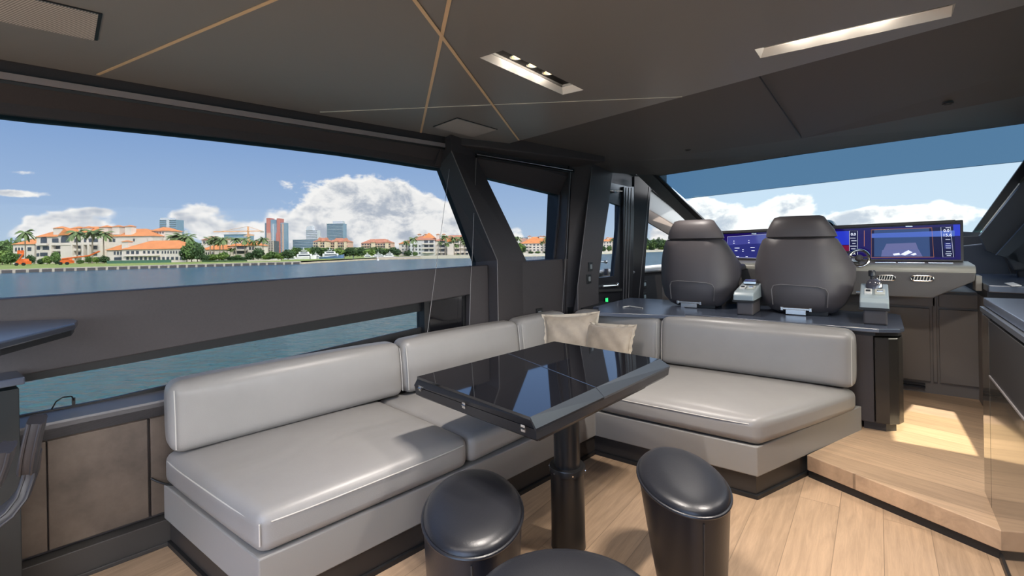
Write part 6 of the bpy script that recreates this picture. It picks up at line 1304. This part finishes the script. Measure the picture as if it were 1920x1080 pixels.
# boom lifts and scissor lift
def lift(px, py, v, s_, label, mast):
    t = thing('boom_lift', label, 'machine', up3(px, v, 1.0), 'orange lifting machines', frame=OUT); u = uo(px, v)
    mb = MB(); mb.box(u - 1.9 * s_, u + 1.9 * s_, v, v + 2, 1.5, 2.6); mb.prism([(u - 1.5 * s_, v, 2.6), (u + 1.2 * s_, v, 2.6), (u + .8 * s_, v, 3.5), (u - 1.2 * s_, v, 3.3)], (0, 2, 0)); mb.build('chassis', 'lift_orange', t)
    for k in (-1.3, 1.3): mb = MB(); mb.lathe((u + k * s_, v - .1, 1.5), [(.55, 0), (.55, .5)], 14, (0, -1, 0)); mb.build('wheel', 'rubber', t)
    mb = MB()
    if mast: mb.tube([(u - .5, v, 3.3), (u + .8, v, 5.2), (u - .6, v, 5.6)], .32, 6); mb.box(u - 1.4, u + .2, v, v + 1, 5.3, 6.6)
    else: mb.tube([(u - 1, v, 3.2), (u + 9, v, 4.2), (u + 13, v, 5.8)], .28, 6)
    mb.build('boom', 'lift_orange', t)
lift(39, 490, 178, 1.0, 'orange lift with a raised basket beside the left trees', True); lift(121, 490, 180, .95, 'low orange boom lift on the lawn before the large villa', False)
def person_(px, v, label):
    pass
# yachts
def yacht(px, v, Lm, label, hull='hull_white', h=1.0, flip=1):
    t = thing('motor_yacht', label, 'boat', up3(px, v, 0), 'moored motor yachts', frame=OUT); u = uo(px, v); X = lambda a: u + flip * a * Lm / 2
    mb = MB(); rings = []
    for a, wd, z0, z1 in ((-1, .7, .2, 1.7), (-.4, 1, 0, 1.9), (.3, .95, 0, 2.2), (.75, .5, .1, 2.6), (1.0, .04, 1.6, 2.9)):
        wd *= Lm * .11; rings.append([Vector((X(a), v - wd * .7, z0 * h)), Vector((X(a), v - wd, z1 * h)), Vector((X(a), v + wd, z1 * h)), Vector((X(a), v + wd * .7, z0 * h))])
    if flip < 0: rings = [r_[::-1] for r_ in rings]
    mb.loft(rings); mb.build('hull', hull, t)
    def deck(a0, a1, z0, z1, m, nm, w_=.08, rake=.08): mb = MB(); mb.prism([(X(a0), v - Lm * w_, z0 * h), (X(a1 + rake), v - Lm * w_, z0 * h), (X(a1), v - Lm * w_, z1 * h), (X(a0), v - Lm * w_, z1 * h)], (0, Lm * w_ * 2, 0)); mb.build(nm, m, t)
    deck(-.7, .45, 1.9, 3.3, 'hull_white', 'deckhouse'); deck(-.55, .42, 2.4, 2.95, 'window_dark', 'window_band', .084, .03); deck(-.55, .2, 3.3, 4.3, 'hull_white', 'flybridge', .07); deck(-.4, .2, 3.55, 4.0, 'window_dark', 'window_band', .073, .03); deck(-.35, .0, 4.9, 5.05, 'hull_white', 'hardtop', .06)
    mb = MB(); mb.tube([(X(-.15), v, 4.2 * h), (X(-.2), v, 6.3 * h)], .12, 6); mb.tube([(X(-.3), v, 4.2 * h), (X(-.28), v, 5 * h)], .1, 4); mb.tube([(X(-.05), v, 4.2 * h), (X(-.03), v, 5 * h)], .1, 4); mb.build('mast', 'hull_white', t)
yacht(622, 236, 12, 'blue hulled motor yacht, largest in the marina', 'hull_blue', 1.05); yacht(573, 230, 11, 'white motor yacht left of the blue one', 'hull_white', 1.05); yacht(509, 225, 9, 'low white boat behind the seawall corner', 'hull_white', .62); yacht(594, 250, 7, 'small white boat between the two yachts', 'hull_white', .7)
yacht(712, 262, 10, 'white boat at the right end of the marina', 'hull_white', .62); yacht(728, 268, 8, 'small white boat beside the quay wall', 'hull_white', .7, -1); yacht(690, 262, 6, 'tiny white boat left of the quay wall', 'hull_white', .6); yacht(545, 228, 7, 'small white boat just right of the seawall corner', 'hull_white', .6, -1)
# marina piles
for i, px in enumerate((581, 594, 601, 645, 662)):
    mb = MB(); mb.tube([up3(px, 215, -.5), up3(px, 215, 2.6)], .16, 6); tag(mb.build('mooring_pile', 'window_dark', frame=OUT), 'dark mooring pile in the marina', 'pile', 'mooring piles')
mb = MB(); mb.tube([up3(708, 215, 0), up3(708, 215, 2.2)], .12, 6); mb.tube([up3(708, 215, 0), up3(708, 215, .6)], .5, 8); tag(mb.build('channel_marker', 'hull_white', frame=OUT), 'small white channel marker off the quay', 'marker')
# near rail of the side deck
t = thing('deck_bulwark', 'pale side deck bulwark seen through the side door pane', 'bulwark', wp(1140, 505, -1.1)); 
a, b_ = wp(1100, 508, -1.0), wp(1290, 503, -1.0); a.z = b_.z = wp(1140, 509, -1.0).z; mb = MB(); mb.prism([a, b_, b_ - Z * .4, a - Z * .4], -WN * .08); mb.build('panel', 'deck_pale' if 'deck_pale' in MATS else mat('deck_pale', (.42, .38, .36), .6), t)
mb = MB(); mb.tube([a + Z * .0, b_ + Z * .0], .03, 8); mb.build('cap_rail', 'hull_white', t, smooth=True)
for px in (1137,): c = wp(px, 509, -.95); mb = MB(); mb.tube([c - Z * .05, c + Z * .04], .03, 8); mb.build('post', 'deck_grey' if 'deck_grey' in MATS else mat('deck_grey', (.2, .18, .18), .5), t, smooth=True)
for o in bpy.data.objects:
    if '_b' in o: del o['_b']
